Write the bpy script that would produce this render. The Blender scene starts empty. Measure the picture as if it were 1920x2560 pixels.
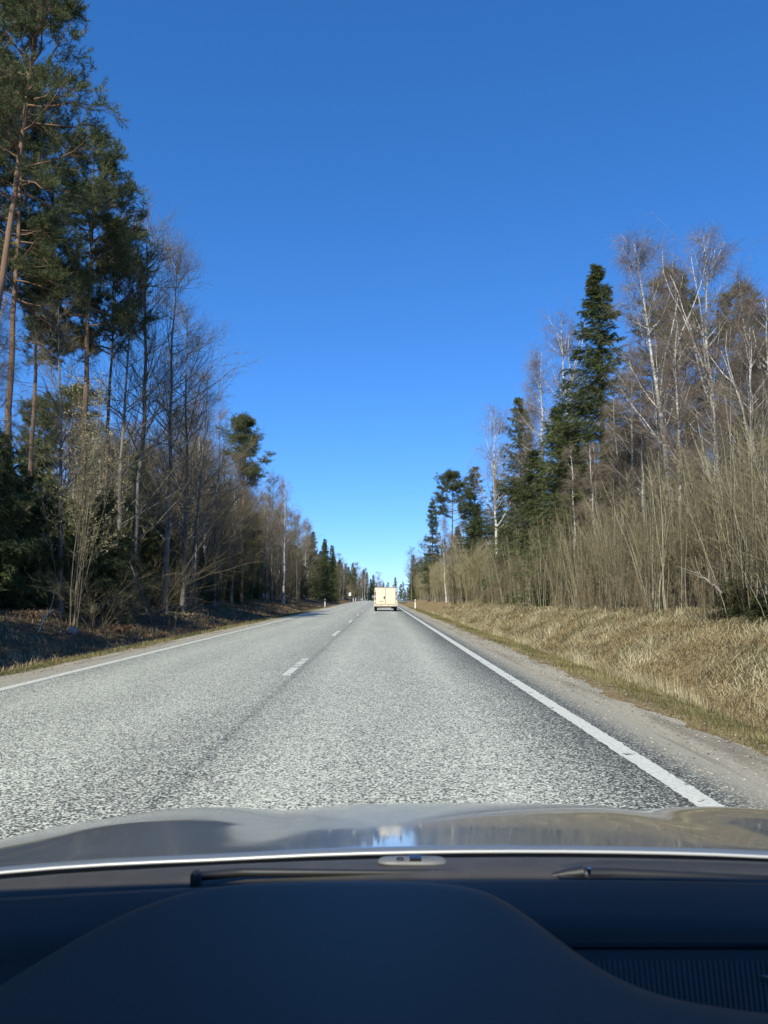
import bpy, math
import numpy as np
from mathutils import Vector

scene = bpy.context.scene
COL = scene.collection
rng = np.random.default_rng(11)
R = math.radians

# ------------------------------------------------------------------ camera
F = 1900.0            # focal length in pixels of the 1920 x 2560 photograph
PITCH = R(6.3)
CAM_H = 1.25
cam_d = bpy.data.cameras.new('camera')
cam_d.sensor_fit = 'VERTICAL'
cam_d.sensor_height = 36.0
cam_d.sensor_width = 27.0
cam_d.lens = 36.0 * F / 2560.0
cam_d.clip_start = 0.02
cam_d.clip_end = 5000
cam_d.dof.use_dof = True
cam_d.dof.focus_distance = 45.0
cam_d.dof.aperture_fstop = 13.0
cam = bpy.data.objects.new('camera', cam_d)
COL.objects.link(cam)
cam.location = (0, 0, CAM_H)
cam.rotation_euler = (R(90) + PITCH, 0, R(-0.24))
scene.camera = cam

# ------------------------------------------------------------------ sky and sun
SUN_EL, SUN_AZ = R(40), R(15)      # the sun stands behind the car, a little to its left
world = bpy.data.worlds.new('World')
scene.world = world
world.use_nodes = True
wn = world.node_tree.nodes
wl = world.node_tree.links
for n in list(wn):
    wn.remove(n)
w_out = wn.new('ShaderNodeOutputWorld')
w_bg = wn.new('ShaderNodeBackground')
w_sky = wn.new('ShaderNodeTexSky')
w_sky.sky_type = 'NISHITA'
w_sky.sun_disc = False
w_sky.sun_elevation = SUN_EL
w_sky.sun_rotation = math.pi + SUN_AZ
w_sky.altitude = 0
w_sky.air_density = 0.7
w_sky.dust_density = 0.0
w_sky.ozone_density = 8.0
# one colour grade for the whole dome, as a phone renders a clear spring sky
w_sep = wn.new('ShaderNodeSeparateColor'); w_com = wn.new('ShaderNodeCombineColor')
wl.new(w_sky.outputs[0], w_sep.inputs[0])
for ch, (gm, gain) in enumerate(((1.05, 0.69), (0.80, 1.36), (0.75, 2.15))):
    p_ = wn.new('ShaderNodeMath'); p_.operation = 'POWER'; p_.inputs[1].default_value = gm
    m_ = wn.new('ShaderNodeMath'); m_.operation = 'MULTIPLY'; m_.inputs[1].default_value = gain
    wl.new(w_sep.outputs[ch], p_.inputs[0]); wl.new(p_.outputs[0], m_.inputs[0]); wl.new(m_.outputs[0], w_com.inputs[ch])
w_bg.inputs['Strength'].default_value = 0.10
wl.new(w_com.outputs[0], w_bg.inputs['Color'])
wl.new(w_bg.outputs[0], w_out.inputs['Surface'])

sun_d = bpy.data.lights.new('sun', 'SUN')
sun_d.energy = 4.4
sun_d.angle = R(0.5)
sun_d.color = (1.0, 0.965, 0.83)
sun = bpy.data.objects.new('sun', sun_d)
COL.objects.link(sun)
sun.location = (-10, -40, 40)
sd = Vector((math.sin(SUN_AZ) * math.cos(SUN_EL), math.cos(SUN_AZ) * math.cos(SUN_EL), -math.sin(SUN_EL)))
sun.rotation_euler = sd.to_track_quat('-Z', 'Y').to_euler()

scene.view_settings.view_transform = 'Standard'
scene.view_settings.look = 'None'
scene.view_settings.exposure = 0.5
scene.view_settings.gamma = 1.0
scene.view_settings.use_curve_mapping = False
scene.render.engine = 'CYCLES'
scene.cycles.max_bounces = 6
scene.cycles.transparent_max_bounces = 12

# ------------------------------------------------------------------ helpers
def at(px, py, Y):
    """world X, Z of the ray through photo pixel (px, py) at distance Y ahead"""
    v = 1280.0 - py
    fw = F * math.cos(PITCH) - v * math.sin(PITCH)
    up = F * math.sin(PITCH) + v * math.cos(PITCH)
    return (px - 952.0) / fw * Y, CAM_H + up / fw * Y

def atd(dx, dy, Y):
    """the same from coordinates in the 1659-pixel-wide view of the photo"""
    k = 1920 / 1659.0
    x, z = at(dx * k, dy * k, Y)
    return Vector((x, Y, z))

def tag(o, label=None, cat=None, group=None, kind=None):
    if label: o['label'] = label
    if cat: o['category'] = cat
    if group: o['group'] = group
    if kind: o['kind'] = kind
    return o

def empty(name, loc, rz=0.0):
    o = bpy.data.objects.new(name, None)
    o.empty_display_size = 0.2
    COL.objects.link(o)
    o.location = loc
    o.rotation_euler = (0, 0, rz)
    return o

class Geo:
    def __init__(self):
        self.v = []; self.q = []; self.t = []; self.r = []; self.n = 0
    def add(self, v, q=None, t=None, r=None):
        v = np.asarray(v, np.float32).reshape(-1, 3)
        if q is not None and len(q): self.q.append(np.asarray(q, np.int64) + self.n)
        if t is not None and len(t): self.t.append(np.asarray(t, np.int64) + self.n)
        self.v.append(v)
        self.r.append(np.full(len(v), 0.5, np.float32) if r is None else np.asarray(r, np.float32).reshape(-1))
        self.n += len(v)
    def box(self, x0, x1, y0, y1, z0, z1):
        v = [(x0,y0,z0),(x1,y0,z0),(x1,y1,z0),(x0,y1,z0),(x0,y0,z1),(x1,y0,z1),(x1,y1,z1),(x0,y1,z1)]
        self.add(v, [(0,3,2,1),(4,5,6,7),(0,1,5,4),(1,2,6,5),(2,3,7,6),(3,0,4,7)])
    def mesh(self, name, mat, smooth=True, attr=None):
        me = bpy.data.meshes.new(name)
        V = np.concatenate(self.v)
        q = np.concatenate(self.q) if self.q else np.zeros((0, 4), np.int64)
        t = np.concatenate(self.t) if self.t else np.zeros((0, 3), np.int64)
        loops = np.concatenate([q.ravel(), t.ravel()]).astype(np.int32)
        starts = np.concatenate([np.arange(len(q)) * 4, len(q) * 4 + np.arange(len(t)) * 3]).astype(np.int32)
        me.vertices.add(len(V)); me.vertices.foreach_set('co', V.ravel())
        me.loops.add(len(loops)); me.loops.foreach_set('vertex_index', loops)
        me.polygons.add(len(starts)); me.polygons.foreach_set('loop_start', starts)
        me.polygons.foreach_set('use_smooth', np.full(len(starts), smooth))
        a = me.attributes.new('rnd', 'FLOAT', 'POINT')
        a.data.foreach_set('value', np.concatenate(self.r))
        if attr:
            for k, arr in attr.items():
                b = me.attributes.new(k, 'FLOAT', 'POINT'); b.data.foreach_set('value', np.asarray(arr, np.float32).ravel())
        me.update(calc_edges=True)
        me.materials.append(mat)
        return me

def obj(name, me, parent=None, loc=None):
    o = bpy.data.objects.new(name, me)
    COL.objects.link(o)
    if parent is not None: o.parent = parent
    if loc is not None: o.location = loc
    return o

def bevel(o, w, seg=2):
    m = o.modifiers.new('bevel', 'BEVEL'); m.width = w; m.segments = seg; m.limit_method = 'ANGLE'
    return o

def norm(a):
    return a / np.maximum(np.linalg.norm(a, axis=-1, keepdims=True), 1e-9)

def frame(T):
    ref = np.zeros_like(T); flat = np.abs(T[..., 2]) < 0.9
    ref[..., 2] = flat; ref[..., 0] = ~flat
    U = norm(np.cross(T, ref)); V = np.cross(T, U)
    return U, V

def tubes(g, P, Rad, k=3, rnd=None, cap=False):
    P = np.asarray(P, np.float64)
    if P.ndim == 2: P = P[None]; Rad = np.asarray(Rad)[None]
    B, n, _ = P.shape
    T = norm(np.gradient(P, axis=1))
    mT = norm(T.mean(axis=1, keepdims=True))
    ref = np.zeros_like(mT); flat = np.abs(mT[..., 2]) < 0.9
    ref[..., 2] = flat; ref[..., 0] = ~flat
    U = norm(np.cross(T, np.broadcast_to(ref, T.shape))); V = np.cross(T, U)
    a = np.arange(k) / k * 2 * math.pi
    vert = P[:, :, None] + Rad[:, :, None, None] * (np.cos(a)[None, None, :, None] * U[:, :, None] + np.sin(a)[None, None, :, None] * V[:, :, None])
    base = (np.arange(B) * n * k)[:, None, None] + (np.arange(n - 1) * k)[None, :, None]
    j = np.arange(k)[None, None]; j2 = (np.arange(k) + 1) % k
    q = np.stack([base + j, base + j2, base + k + j2, base + k + j], axis=-1).reshape(-1, 4)
    if rnd is None: rnd = rng.random(B)
    g.add(vert, q, None, np.repeat(rnd, n * k))
    if cap:
        for e in (0, n - 1):
            c = P[:, e]
            off = g.n
            ring = vert[:, e].reshape(-1, 3)
            vs = np.concatenate([ring, c.reshape(-1, 3)])
            tr = [(b * k + i, b * k + (i + 1) % k, B * k + b) for b in range(B) for i in range(k)]
            g.add(vs, None, tr, np.full(len(vs), 0.5))

def trunk_line(h, r, n, lean=(0, 0), wig=0.02, taper=0.12, flare=1.5):
    t = np.linspace(0, 1, n)
    P = np.zeros((1, n, 3))
    w = np.cumsum(rng.normal(0, 1, (n, 2)), axis=0) * wig * h / n
    w -= w[0]
    P[0, :, 0] = lean[0] * h * t ** 1.2 + w[:, 0]
    P[0, :, 1] = lean[1] * h * t ** 1.2 + w[:, 1]
    P[0, :, 2] = h * t - 0.25 * (t == 0)
    rad = r * (1 - (1 - taper) * t ** 0.9)
    rad[0] *= flare
    return P, rad[None]

def grow(P, Rd, idx, t, ang, L, n, r0, bend=0.0, wig=0.1, az=None, tip=0.35, flatten=None):
    """children of the branches P[idx] at parameter t"""
    B = len(idx); m = P.shape[1]
    f = np.clip(t, 0, 0.9999) * (m - 1); i0 = f.astype(int); w = (f - i0)[:, None]
    A, Bp = P[idx, i0], P[idx, i0 + 1]
    p = A * (1 - w) + Bp * w
    rp = Rd[idx, i0] * (1 - w[:, 0]) + Rd[idx, i0 + 1] * w[:, 0]
    T = norm(Bp - A); U, V = frame(T)
    if az is None: az = rng.random(B) * 2 * math.pi
    d = np.cos(ang)[:, None] * T + np.sin(ang)[:, None] * (np.cos(az)[:, None] * U + np.sin(az)[:, None] * V)
    if flatten is not None: d[:, 2] *= flatten; d = norm(d)
    out = np.zeros((B, n, 3)); out[:, 0] = p
    st = (L / (n - 1))[:, None]
    for j in range(1, n):
        d = d + rng.normal(0, wig, (B, 3))
        d[:, 2] += bend / (n - 1) if np.isscalar(bend) else bend / (n - 1)
        d = norm(d)
        p = p + d * st
        out[:, j] = p
    r0 = np.minimum(r0, rp * 0.75)
    rad = r0[:, None] * np.linspace(1, tip, n)[None]
    return out, rad

def blades(g, P, per, ln, wd, spread=0.8, t0=0.1, up=0.0):
    """narrow needle blades scattered along the branches P"""
    B, m, _ = P.shape
    idx = np.repeat(np.arange(B), per); N = len(idx)
    t = t0 + (1 - t0) * rng.random(N)
    f = np.clip(t, 0, 0.9999) * (m - 1); i0 = f.astype(int); w = (f - i0)[:, None]
    A, Bp = P[idx, i0], P[idx, i0 + 1]
    p = A * (1 - w) + Bp * w
    T = norm(Bp - A)
    d = T * (1 - 0.4 * spread) + rng.normal(0, 1, (N, 3)) * spread * 0.75
    d[:, 2] += up
    d = norm(d)
    s = norm(np.cross(d, rng.normal(0, 1, (N, 3))))
    l = (ln * (0.6 + 0.8 * rng.random(N)))[:, None]
    hw = (wd * (0.6 + 0.8 * rng.random(N)))[:, None] * 0.5
    v = np.stack([p - s * hw, p + s * hw, p + d * l], axis=1)
    tri = np.arange(N * 3).reshape(-1, 3)
    br = rng.random(B)
    rr = np.clip(br[idx] * 0.6 + rng.random(N) * 0.4, 0, 1)
    g.add(v, None, tri, np.repeat(rr, 3))

# ------------------------------------------------------------------ materials
def mat_base(name):
    m = bpy.data.materials.new(name); m.use_nodes = True
    nt = m.node_tree
    b = nt.nodes['Principled BSDF']
    return m, nt, b

def node(nt, typ, **kw):
    n = nt.nodes.new(typ)
    for k, v in kw.items():
        if k in n.inputs: n.inputs[k].default_value = v
        else: setattr(n, k, v)
    return n

def ramp(nt, stops, interp='LINEAR'):
    n = nt.nodes.new('ShaderNodeValToRGB')
    cr = n.color_ramp; cr.interpolation = interp
    while len(cr.elements) < len(stops): cr.elements.new(0.5)
    for e, (p, c) in zip(cr.elements, stops):
        e.position = p; e.color = (c[0], c[1], c[2], 1)
    return n

def mixc(nt, a, b, fac, mode='MIX'):
    n = nt.nodes.new('ShaderNodeMix'); n.data_type = 'RGBA'; n.blend_type = mode
    for s, v in ((6, a), (7, b), (0, fac)):
        if hasattr(v, 'links') or hasattr(v, 'is_linked'): nt.links.new(v, n.inputs[s])
        elif s == 0: n.inputs[0].default_value = v
        else: n.inputs[s].default_value = (*v, 1)
    return n.outputs[2]

def plain(name, col, rough=0.6, metal=0.0, spec=0.5, var=0.12, scale=8.0, bump=0.0):
    m, nt, b = mat_base(name)
    tc = node(nt, 'ShaderNodeTexCoord')
    no = node(nt, 'ShaderNodeTexNoise', Scale=scale, Detail=4.0)
    nt.links.new(tc.outputs['Object'], no.inputs['Vector'])
    c0 = [c * (1 - var) for c in col]; c1 = [min(1, c * (1 + var)) for c in col]
    r = ramp(nt, [(0.3, c0), (0.7, c1)])
    nt.links.new(no.outputs['Fac'], r.inputs[0]); nt.links.new(r.outputs[0], b.inputs['Base Color'])
    b.inputs['Roughness'].default_value = rough; b.inputs['Metallic'].default_value = metal
    b.inputs['Specular IOR Level'].default_value = spec
    if bump:
        bp = node(nt, 'ShaderNodeBump', Strength=bump, Distance=0.01)
        nt.links.new(no.outputs['Fac'], bp.inputs['Height']); nt.links.new(bp.outputs[0], b.inputs['Normal'])
    return m

def foliage(name, stops, rough=0.7, trans=0.0, big=0.25, obj_var=True):
    """colour from the blade's own random value and the tree's own random value"""
    m, nt, b = mat_base(name)
    at_ = node(nt, 'ShaderNodeAttribute', attribute_name='rnd')
    oi = node(nt, 'ShaderNodeObjectInfo')
    ma = node(nt, 'ShaderNodeMath', operation='MULTIPLY_ADD'); ma.inputs[1].default_value = big; 
    nt.links.new(oi.outputs['Random'], ma.inputs[0]); nt.links.new(at_.outputs['Fac'], ma.inputs[2])
    mb = node(nt, 'ShaderNodeMath', operation='SUBTRACT'); mb.inputs[1].default_value = big / 2
    nt.links.new(ma.outputs[0], mb.inputs[0])
    r = ramp(nt, stops)
    nt.links.new(mb.outputs[0], r.inputs[0]); nt.links.new(r.outputs[0], b.inputs['Base Color'])
    b.inputs['Roughness'].default_value = rough
    b.inputs['Specular IOR Level'].default_value = 0.3
    if trans:
        out = nt.nodes['Material Output']
        tr = node(nt, 'ShaderNodeBsdfTranslucent'); nt.links.new(r.outputs[0], tr.inputs['Color'])
        mx = node(nt, 'ShaderNodeMixShader'); mx.inputs[0].default_value = trans
        nt.links.new(b.outputs[0], mx.inputs[1]); nt.links.new(tr.outputs[0], mx.inputs[2])
        nt.links.new(mx.outputs[0], out.inputs['Surface'])
    return m

def bark(name, c0, c1, scale=(6, 6, 1.2), bump=0.6, upper=None, z0=0, z1=1):
    m, nt, b = mat_base(name)
    tc = node(nt, 'ShaderNodeTexCoord')
    mp = node(nt, 'ShaderNodeMapping'); mp.inputs['Scale'].default_value = scale
    nt.links.new(tc.outputs['Object'], mp.inputs['Vector'])
    no = node(nt, 'ShaderNodeTexNoise', Scale=1.6, Detail=6.0, Roughness=0.65)
    nt.links.new(mp.outputs[0], no.inputs['Vector'])
    r = ramp(nt, [(0.35, c0), (0.65, c1)])
    nt.links.new(no.outputs['Fac'], r.inputs[0])
    c = r.outputs[0]
    if upper is not None:
        r2 = ramp(nt, [(0.3, [x * 0.7 for x in upper]), (0.7, upper)])
        nt.links.new(no.outputs['Fac'], r2.inputs[0])
        sx = node(nt, 'ShaderNodeSeparateXYZ'); nt.links.new(tc.outputs['Object'], sx.inputs[0])
        mr = node(nt, 'ShaderNodeMapRange'); mr.inputs[1].default_value = z0; mr.inputs[2].default_value = z1
        nt.links.new(sx.outputs['Z'], mr.inputs[0])
        c = mixc(nt, c, r2.outputs[0], mr.outputs[0])
    nt.links.new(c, b.inputs['Base Color'])
    b.inputs['Roughness'].default_value = 0.85
    b.inputs['Specular IOR Level'].default_value = 0.25
    bp = node(nt, 'ShaderNodeBump', Strength=bump, Distance=0.02)
    nt.links.new(no.outputs['Fac'], bp.inputs['Height']); nt.links.new(bp.outputs[0], b.inputs['Normal'])
    return m

def birch_bark():
    m, nt, b = mat_base('birch_bark')
    tc = node(nt, 'ShaderNodeTexCoord')
    mp = node(nt, 'ShaderNodeMapping'); mp.inputs['Scale'].default_value = (2.2, 2.2, 7.0)
    nt.links.new(tc.outputs['Object'], mp.inputs['Vector'])
    no = node(nt, 'ShaderNodeTexNoise', Scale=1.7, Detail=5.0, Roughness=0.7)
    nt.links.new(mp.outputs[0], no.inputs['Vector'])
    r = ramp(nt, [(0.40, (0.05, 0.045, 0.04)), (0.47, (0.50, 0.47, 0.42)), (0.7, (0.78, 0.75, 0.69))])
    nt.links.new(no.outputs['Fac'], r.inputs[0])
    nt.links.new(r.outputs[0], b.inputs['Base Color'])
    b.inputs['Roughness'].default_value = 0.7
    return m

M = {}
M['pine_needle'] = foliage('pine_needle', [(0.0, (0.040, 0.056, 0.024)), (0.5, (0.105, 0.128, 0.052)), (1.0, (0.20, 0.21, 0.085))], trans=0.28)
M['spruce_needle'] = foliage('spruce_needle', [(0.0, (0.042, 0.058, 0.023)), (0.5, (0.10, 0.122, 0.045)), (1.0, (0.20, 0.215, 0.082))], trans=0.3)
M['pine_bark'] = bark('pine_bark', (0.07, 0.05, 0.04), (0.16, 0.12, 0.092), upper=(0.25, 0.155, 0.095), z0=5, z1=13)
M['spruce_bark'] = bark('spruce_bark', (0.06, 0.05, 0.042), (0.16, 0.13, 0.105))
M['birch_bark'] = birch_bark()
M['birch_twig'] = foliage('birch_twig', [(0.0, (0.11, 0.083, 0.060)), (0.5, (0.22, 0.17, 0.125)), (1.0, (0.34, 0.275, 0.205))])
M['grey_bark'] = bark('grey_bark', (0.07, 0.062, 0.05), (0.25, 0.225, 0.18))
M['grey_twig'] = foliage('grey_twig', [(0.0, (0.078, 0.062, 0.035)), (0.5, (0.178, 0.144, 0.082)), (1.0, (0.30, 0.25, 0.15))])
M['olive_stem'] = foliage('olive_stem', [(0.0, (0.12, 0.105, 0.068)), (0.5, (0.27, 0.24, 0.155)), (1.0, (0.48, 0.44, 0.31))])
M['olive_twig'] = foliage('olive_twig', [(0.0, (0.085, 0.066, 0.042)), (0.5, (0.185, 0.155, 0.088)), (1.0, (0.29, 0.26, 0.145))], big=0.7)
M['willow_stem'] = foliage('willow_stem', [(0.0, (0.12, 0.10, 0.06)), (1.0, (0.32, 0.27, 0.165))])
M['catkin'] = foliage('catkin', [(0.0, (0.20, 0.17, 0.085)), (1.0, (0.40, 0.36, 0.20))])
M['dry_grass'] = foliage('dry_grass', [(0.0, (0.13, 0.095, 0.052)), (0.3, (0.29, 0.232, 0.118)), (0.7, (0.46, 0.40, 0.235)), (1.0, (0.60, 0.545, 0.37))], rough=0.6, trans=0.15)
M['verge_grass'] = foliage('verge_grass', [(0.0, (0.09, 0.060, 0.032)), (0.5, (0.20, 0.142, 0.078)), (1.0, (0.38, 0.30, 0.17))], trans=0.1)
M['short_grass'] = foliage('short_grass', [(0.0, (0.075, 0.085, 0.028)), (0.45, (0.15, 0.145, 0.055)), (0.8, (0.25, 0.205, 0.09)), (1.0, (0.36, 0.28, 0.14))], trans=0.15)
M['weed'] = foliage('weed', [(0.0, (0.035, 0.05, 0.018)), (0.6, (0.09, 0.11, 0.04)), (1.0, (0.20, 0.20, 0.08))], trans=0.15)
M['rust_leaf'] = foliage('rust_leaf', [(0.0, (0.12, 0.075, 0.040)), (1.0, (0.30, 0.20, 0.11))])

def asphalt():
    m, nt, b = mat_base('asphalt')
    tc = node(nt, 'ShaderNodeTexCoord')
    P = tc.outputs['Object']
    uu = node(nt, 'ShaderNodeAttribute', attribute_name='u').outputs['Fac']
    # stone chips
    vo = node(nt, 'ShaderNodeTexVoronoi', Scale=84.0, Randomness=1.0); vo.feature = 'F1'
    nt.links.new(P, vo.inputs['Vector'])
    no = node(nt, 'ShaderNodeTexNoise', Scale=52.0, Detail=3.0, Roughness=0.7)
    nt.links.new(P, no.inputs['Vector'])
    sep = node(nt, 'ShaderNodeSeparateColor'); nt.links.new(vo.outputs['Color'], sep.inputs[0])
    ad = node(nt, 'ShaderNodeMath', operation='MULTIPLY_ADD'); ad.inputs[1].default_value = 0.62
    nt.links.new(sep.outputs[0], ad.inputs[0])
    sc = node(nt, 'ShaderNodeMath', operation='MULTIPLY'); sc.inputs[1].default_value = 0.58
    nt.links.new(no.outputs['Fac'], sc.inputs[0]); nt.links.new(sc.outputs[0], ad.inputs[2])
    # wheel tracks polished pale, the strip beside the edge line and the seam left dark with binder
    tr = node(nt, 'ShaderNodeMapRange'); tr.inputs[1].default_value = -5.5; tr.inputs[2].default_value = 2.5
    nt.links.new(uu, tr.inputs[0])
    def up(u): return (u + 5.5) / 8.0
    pale = ramp(nt, [(up(-5.4), (0.30,)*3), (up(-4.9), (0.38,)*3), (up(-4.1), (0.54,)*3), (up(-3.4), (0.46,)*3), (up(-2.6), (0.53,)*3), (up(-1.9), (0.42,)*3),
                     (up(-1.42), (0.36,)*3), (up(-1.36), (0.20,)*3), (up(-1.30), (0.37,)*3), (up(-0.75), (0.55,)*3), (up(0.2), (0.46,)*3), (up(0.95), (0.55,)*3), (up(1.45), (0.28,)*3), (up(1.9), (0.05,)*3), (up(2.2), (0.12,)*3)])
    nt.links.new(tr.outputs[0], pale.inputs[0])
    ln = node(nt, 'ShaderNodeTexNoise', Scale=1.0, Detail=4.0)
    mp = node(nt, 'ShaderNodeMapping'); mp.inputs['Scale'].default_value = (1.4, 0.16, 1)
    nt.links.new(P, mp.inputs['Vector']); nt.links.new(mp.outputs[0], ln.inputs['Vector'])
    sh = node(nt, 'ShaderNodeMath', operation='MULTIPLY_ADD'); sh.inputs[1].default_value = 0.30; 
    nt.links.new(ln.outputs['Fac'], sh.inputs[0]); nt.links.new(pale.outputs[0], sh.inputs[2])
    sm = node(nt, 'ShaderNodeMath', operation='MULTIPLY_ADD'); sm.inputs[1].default_value = 0.55
    nt.links.new(sh.outputs[0], sm.inputs[0]); nt.links.new(ad.outputs[0], sm.inputs[2])
    r = ramp(nt, [(0.60, (0.042, 0.044, 0.040)), (0.77, (0.125, 0.127, 0.108)), (0.90, (0.31, 0.312, 0.252)), (1.0, (0.64, 0.64, 0.515))])
    sb = node(nt, 'ShaderNodeMath', operation='SUBTRACT'); sb.inputs[1].default_value = 0.06
    nt.links.new(sm.outputs[0], sb.inputs[0]); nt.links.new(sb.outputs[0], r.inputs[0])
    # dust drifted onto the outer strip
    du = ramp(nt, [(up(2.12), (0,)*3), (up(2.42), (0.85,)*3), (1.0, (0.95,)*3)])
    du2 = ramp(nt, [(0.0, (0.9,)*3), (up(-5.22), (0.55,)*3), (up(-5.12), (0,)*3)])
    nt.links.new(tr.outputs[0], du.inputs[0]); nt.links.new(tr.outputs[0], du2.inputs[0])
    ds = node(nt, 'ShaderNodeMath', operation='ADD'); nt.links.new(du.outputs[0], ds.inputs[0]); nt.links.new(du2.outputs[0], ds.inputs[1])
    c = mixc(nt, r.outputs[0], (0.33, 0.30, 0.225), ds.outputs[0])
    nt.links.new(c, b.inputs['Base Color'])
    b.inputs['Roughness'].default_value = 0.75
    b.inputs['Specular IOR Level'].default_value = 0.35
    bp = node(nt, 'ShaderNodeBump', Strength=0.5, Distance=0.006)
    nt.links.new(ad.outputs[0], bp.inputs['Height']); nt.links.new(bp.outputs[0], b.inputs['Normal'])
    return m

def gravel():
    m, nt, b = mat_base('gravel')
    tc = node(nt, 'ShaderNodeTexCoord'); P = tc.outputs['Object']
    n1 = node(nt, 'ShaderNodeTexNoise', Scale=60.0, Detail=5.0, Roughness=0.75)
    mp = node(nt, 'ShaderNodeMapping'); mp.inputs['Scale'].default_value = (2.0, 0.25, 1)
    n2 = node(nt, 'ShaderNodeTexNoise', Scale=1.6, Detail=5.0, Roughness=0.6)
    nt.links.new(P, n1.inputs['Vector']); nt.links.new(P, mp.inputs['Vector']); nt.links.new(mp.outputs[0], n2.inputs['Vector'])
    r1 = ramp(nt, [(0.33, (0.18, 0.158, 0.112)), (0.5, (0.35, 0.31, 0.225)), (0.68, (0.55, 0.495, 0.385))])
    r2 = ramp(nt, [(0.35, (0.62, 0.60, 0.58)), (0.55, (1, 1, 1)), (0.75, (1.0, 0.98, 0.92))])
    nt.links.new(n1.outputs['Fac'], r1.inputs[0]); nt.links.new(n2.outputs['Fac'], r2.inputs[0])
    c = mixc(nt, r1.outputs[0], r2.outputs[0], 1.0, 'MULTIPLY')
    nt.links.new(c, b.inputs['Base Color']); b.inputs['Roughness'].default_value = 0.9
    bp = node(nt, 'ShaderNodeBump', Strength=0.6, Distance=0.015)
    nt.links.new(n1.outputs['Fac'], bp.inputs['Height']); nt.links.new(bp.outputs[0], b.inputs['Normal'])
    return m

def soil():
    m, nt, b = mat_base('soil')
    tc = node(nt, 'ShaderNodeTexCoord'); P = tc.outputs['Object']
    uu = node(nt, 'ShaderNodeAttribute', attribute_name='u').outputs['Fac']
    n1 = node(nt, 'ShaderNodeTexNoise', Scale=7.0, Detail=8.0, Roughness=0.75)
    n2 = node(nt, 'ShaderNodeTexNoise', Scale=0.8, Detail=4.0)
    nt.links.new(P, n1.inputs['Vector']); nt.links.new(P, n2.inputs['Vector'])
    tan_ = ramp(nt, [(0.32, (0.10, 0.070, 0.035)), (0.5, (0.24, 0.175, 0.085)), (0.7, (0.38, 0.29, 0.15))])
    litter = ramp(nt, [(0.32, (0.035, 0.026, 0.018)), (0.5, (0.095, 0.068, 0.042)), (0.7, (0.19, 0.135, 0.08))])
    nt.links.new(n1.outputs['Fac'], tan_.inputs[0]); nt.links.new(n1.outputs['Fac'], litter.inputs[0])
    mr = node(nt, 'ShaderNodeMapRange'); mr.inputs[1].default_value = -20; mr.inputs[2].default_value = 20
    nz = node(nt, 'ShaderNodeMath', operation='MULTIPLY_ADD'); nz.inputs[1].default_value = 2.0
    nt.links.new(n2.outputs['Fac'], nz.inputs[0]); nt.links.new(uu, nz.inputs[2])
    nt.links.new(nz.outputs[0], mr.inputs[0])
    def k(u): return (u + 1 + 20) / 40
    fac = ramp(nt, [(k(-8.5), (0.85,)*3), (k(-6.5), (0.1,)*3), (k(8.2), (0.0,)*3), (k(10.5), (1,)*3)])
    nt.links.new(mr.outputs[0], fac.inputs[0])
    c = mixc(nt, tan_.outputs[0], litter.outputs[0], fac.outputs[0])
    nt.links.new(c, b.inputs['Base Color']); b.inputs['Roughness'].default_value = 0.95
    b.inputs['Specular IOR Level'].default_value = 0.1
    bp = node(nt, 'ShaderNodeBump', Strength=0.8, Distance=0.05)
    nt.links.new(n1.outputs['Fac'], bp.inputs['Height']); nt.links.new(bp.outputs[0], b.inputs['Normal'])
    return m

def paint_line():
    m, nt, b = mat_base('road_paint')
    tc = node(nt, 'ShaderNodeTexCoord'); P = tc.outputs['Object']
    n1 = node(nt, 'ShaderNodeTexNoise', Scale=30.0, Detail=5.0, Roughness=0.7)
    mp = node(nt, 'ShaderNodeMapping'); mp.inputs['Scale'].default_value = (5.0, 7.0, 1)
    n2 = node(nt, 'ShaderNodeTexNoise', Scale=1.0, Detail=3.0, Roughness=0.6)
    nt.links.new(P, n1.inputs['Vector']); nt.links.new(P, mp.inputs['Vector']); nt.links.new(mp.outputs[0], n2.inputs['Vector'])
    r1 = ramp(nt, [(0.3, (0.42, 0.41, 0.34)), (0.6, (0.64, 0.63, 0.54))])
    nt.links.new(n1.outputs['Fac'], r1.inputs[0])
    r2 = ramp(nt, [(0.635, (0, 0, 0)), (0.66, (1, 1, 1))])
    nt.links.new(n2.outputs['Fac'], r2.inputs[0])
    c = mixc(nt, r1.outputs[0], (0.09, 0.085, 0.075), r2.outputs[0])
    nt.links.new(c, b.inputs['Base Color']); b.inputs['Roughness'].default_value = 0.6
    bp = node(nt, 'ShaderNodeBump', Strength=0.3, Distance=0.004)
    nt.links.new(n1.outputs['Fac'], bp.inputs['Height']); nt.links.new(bp.outputs[0], b.inputs['Normal'])
    return m

M['asphalt'] = asphalt(); M['gravel'] = gravel(); M['soil'] = soil(); M['paint'] = paint_line()

# ------------------------------------------------------------------ terrain
def xc(y):       # the road bends gently to the right beyond the crest
    y = np.asarray(y, float)
    return np.where(y > 170, (np.maximum(y, 170) - 170) ** 2 / 1500.0, 0.0)
def zc(y):       # and dips beyond it
    y = np.asarray(y, float)
    d = np.maximum(y - 185, 0)
    return np.where(d < 100, -d ** 2 / 7000.0, -100 ** 2 / 7000.0 - (d - 100) * 0.012)
PX = [-600, -60, -17, -14, -12.4, -10.6, -9.2, -8.2, -6.9, -6.1, -5.5, -4.0, 1.0, 2.5, 3.3, 4.2, 4.75, 5.4, 6.5, 8.0, 9.2, 14, 60, 600]
PZ = [3.0, 1.3, 1.0, 0.85, 0.45, -0.05, -0.42, -0.45, -0.16, -0.05, -0.04, -0.04, -0.04, -0.04, -0.07, -0.20, -0.80, -0.95, -0.32, 0.30, 0.62, 0.95, 1.2, 3.0]
_g = np.random.default_rng(5)
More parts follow.
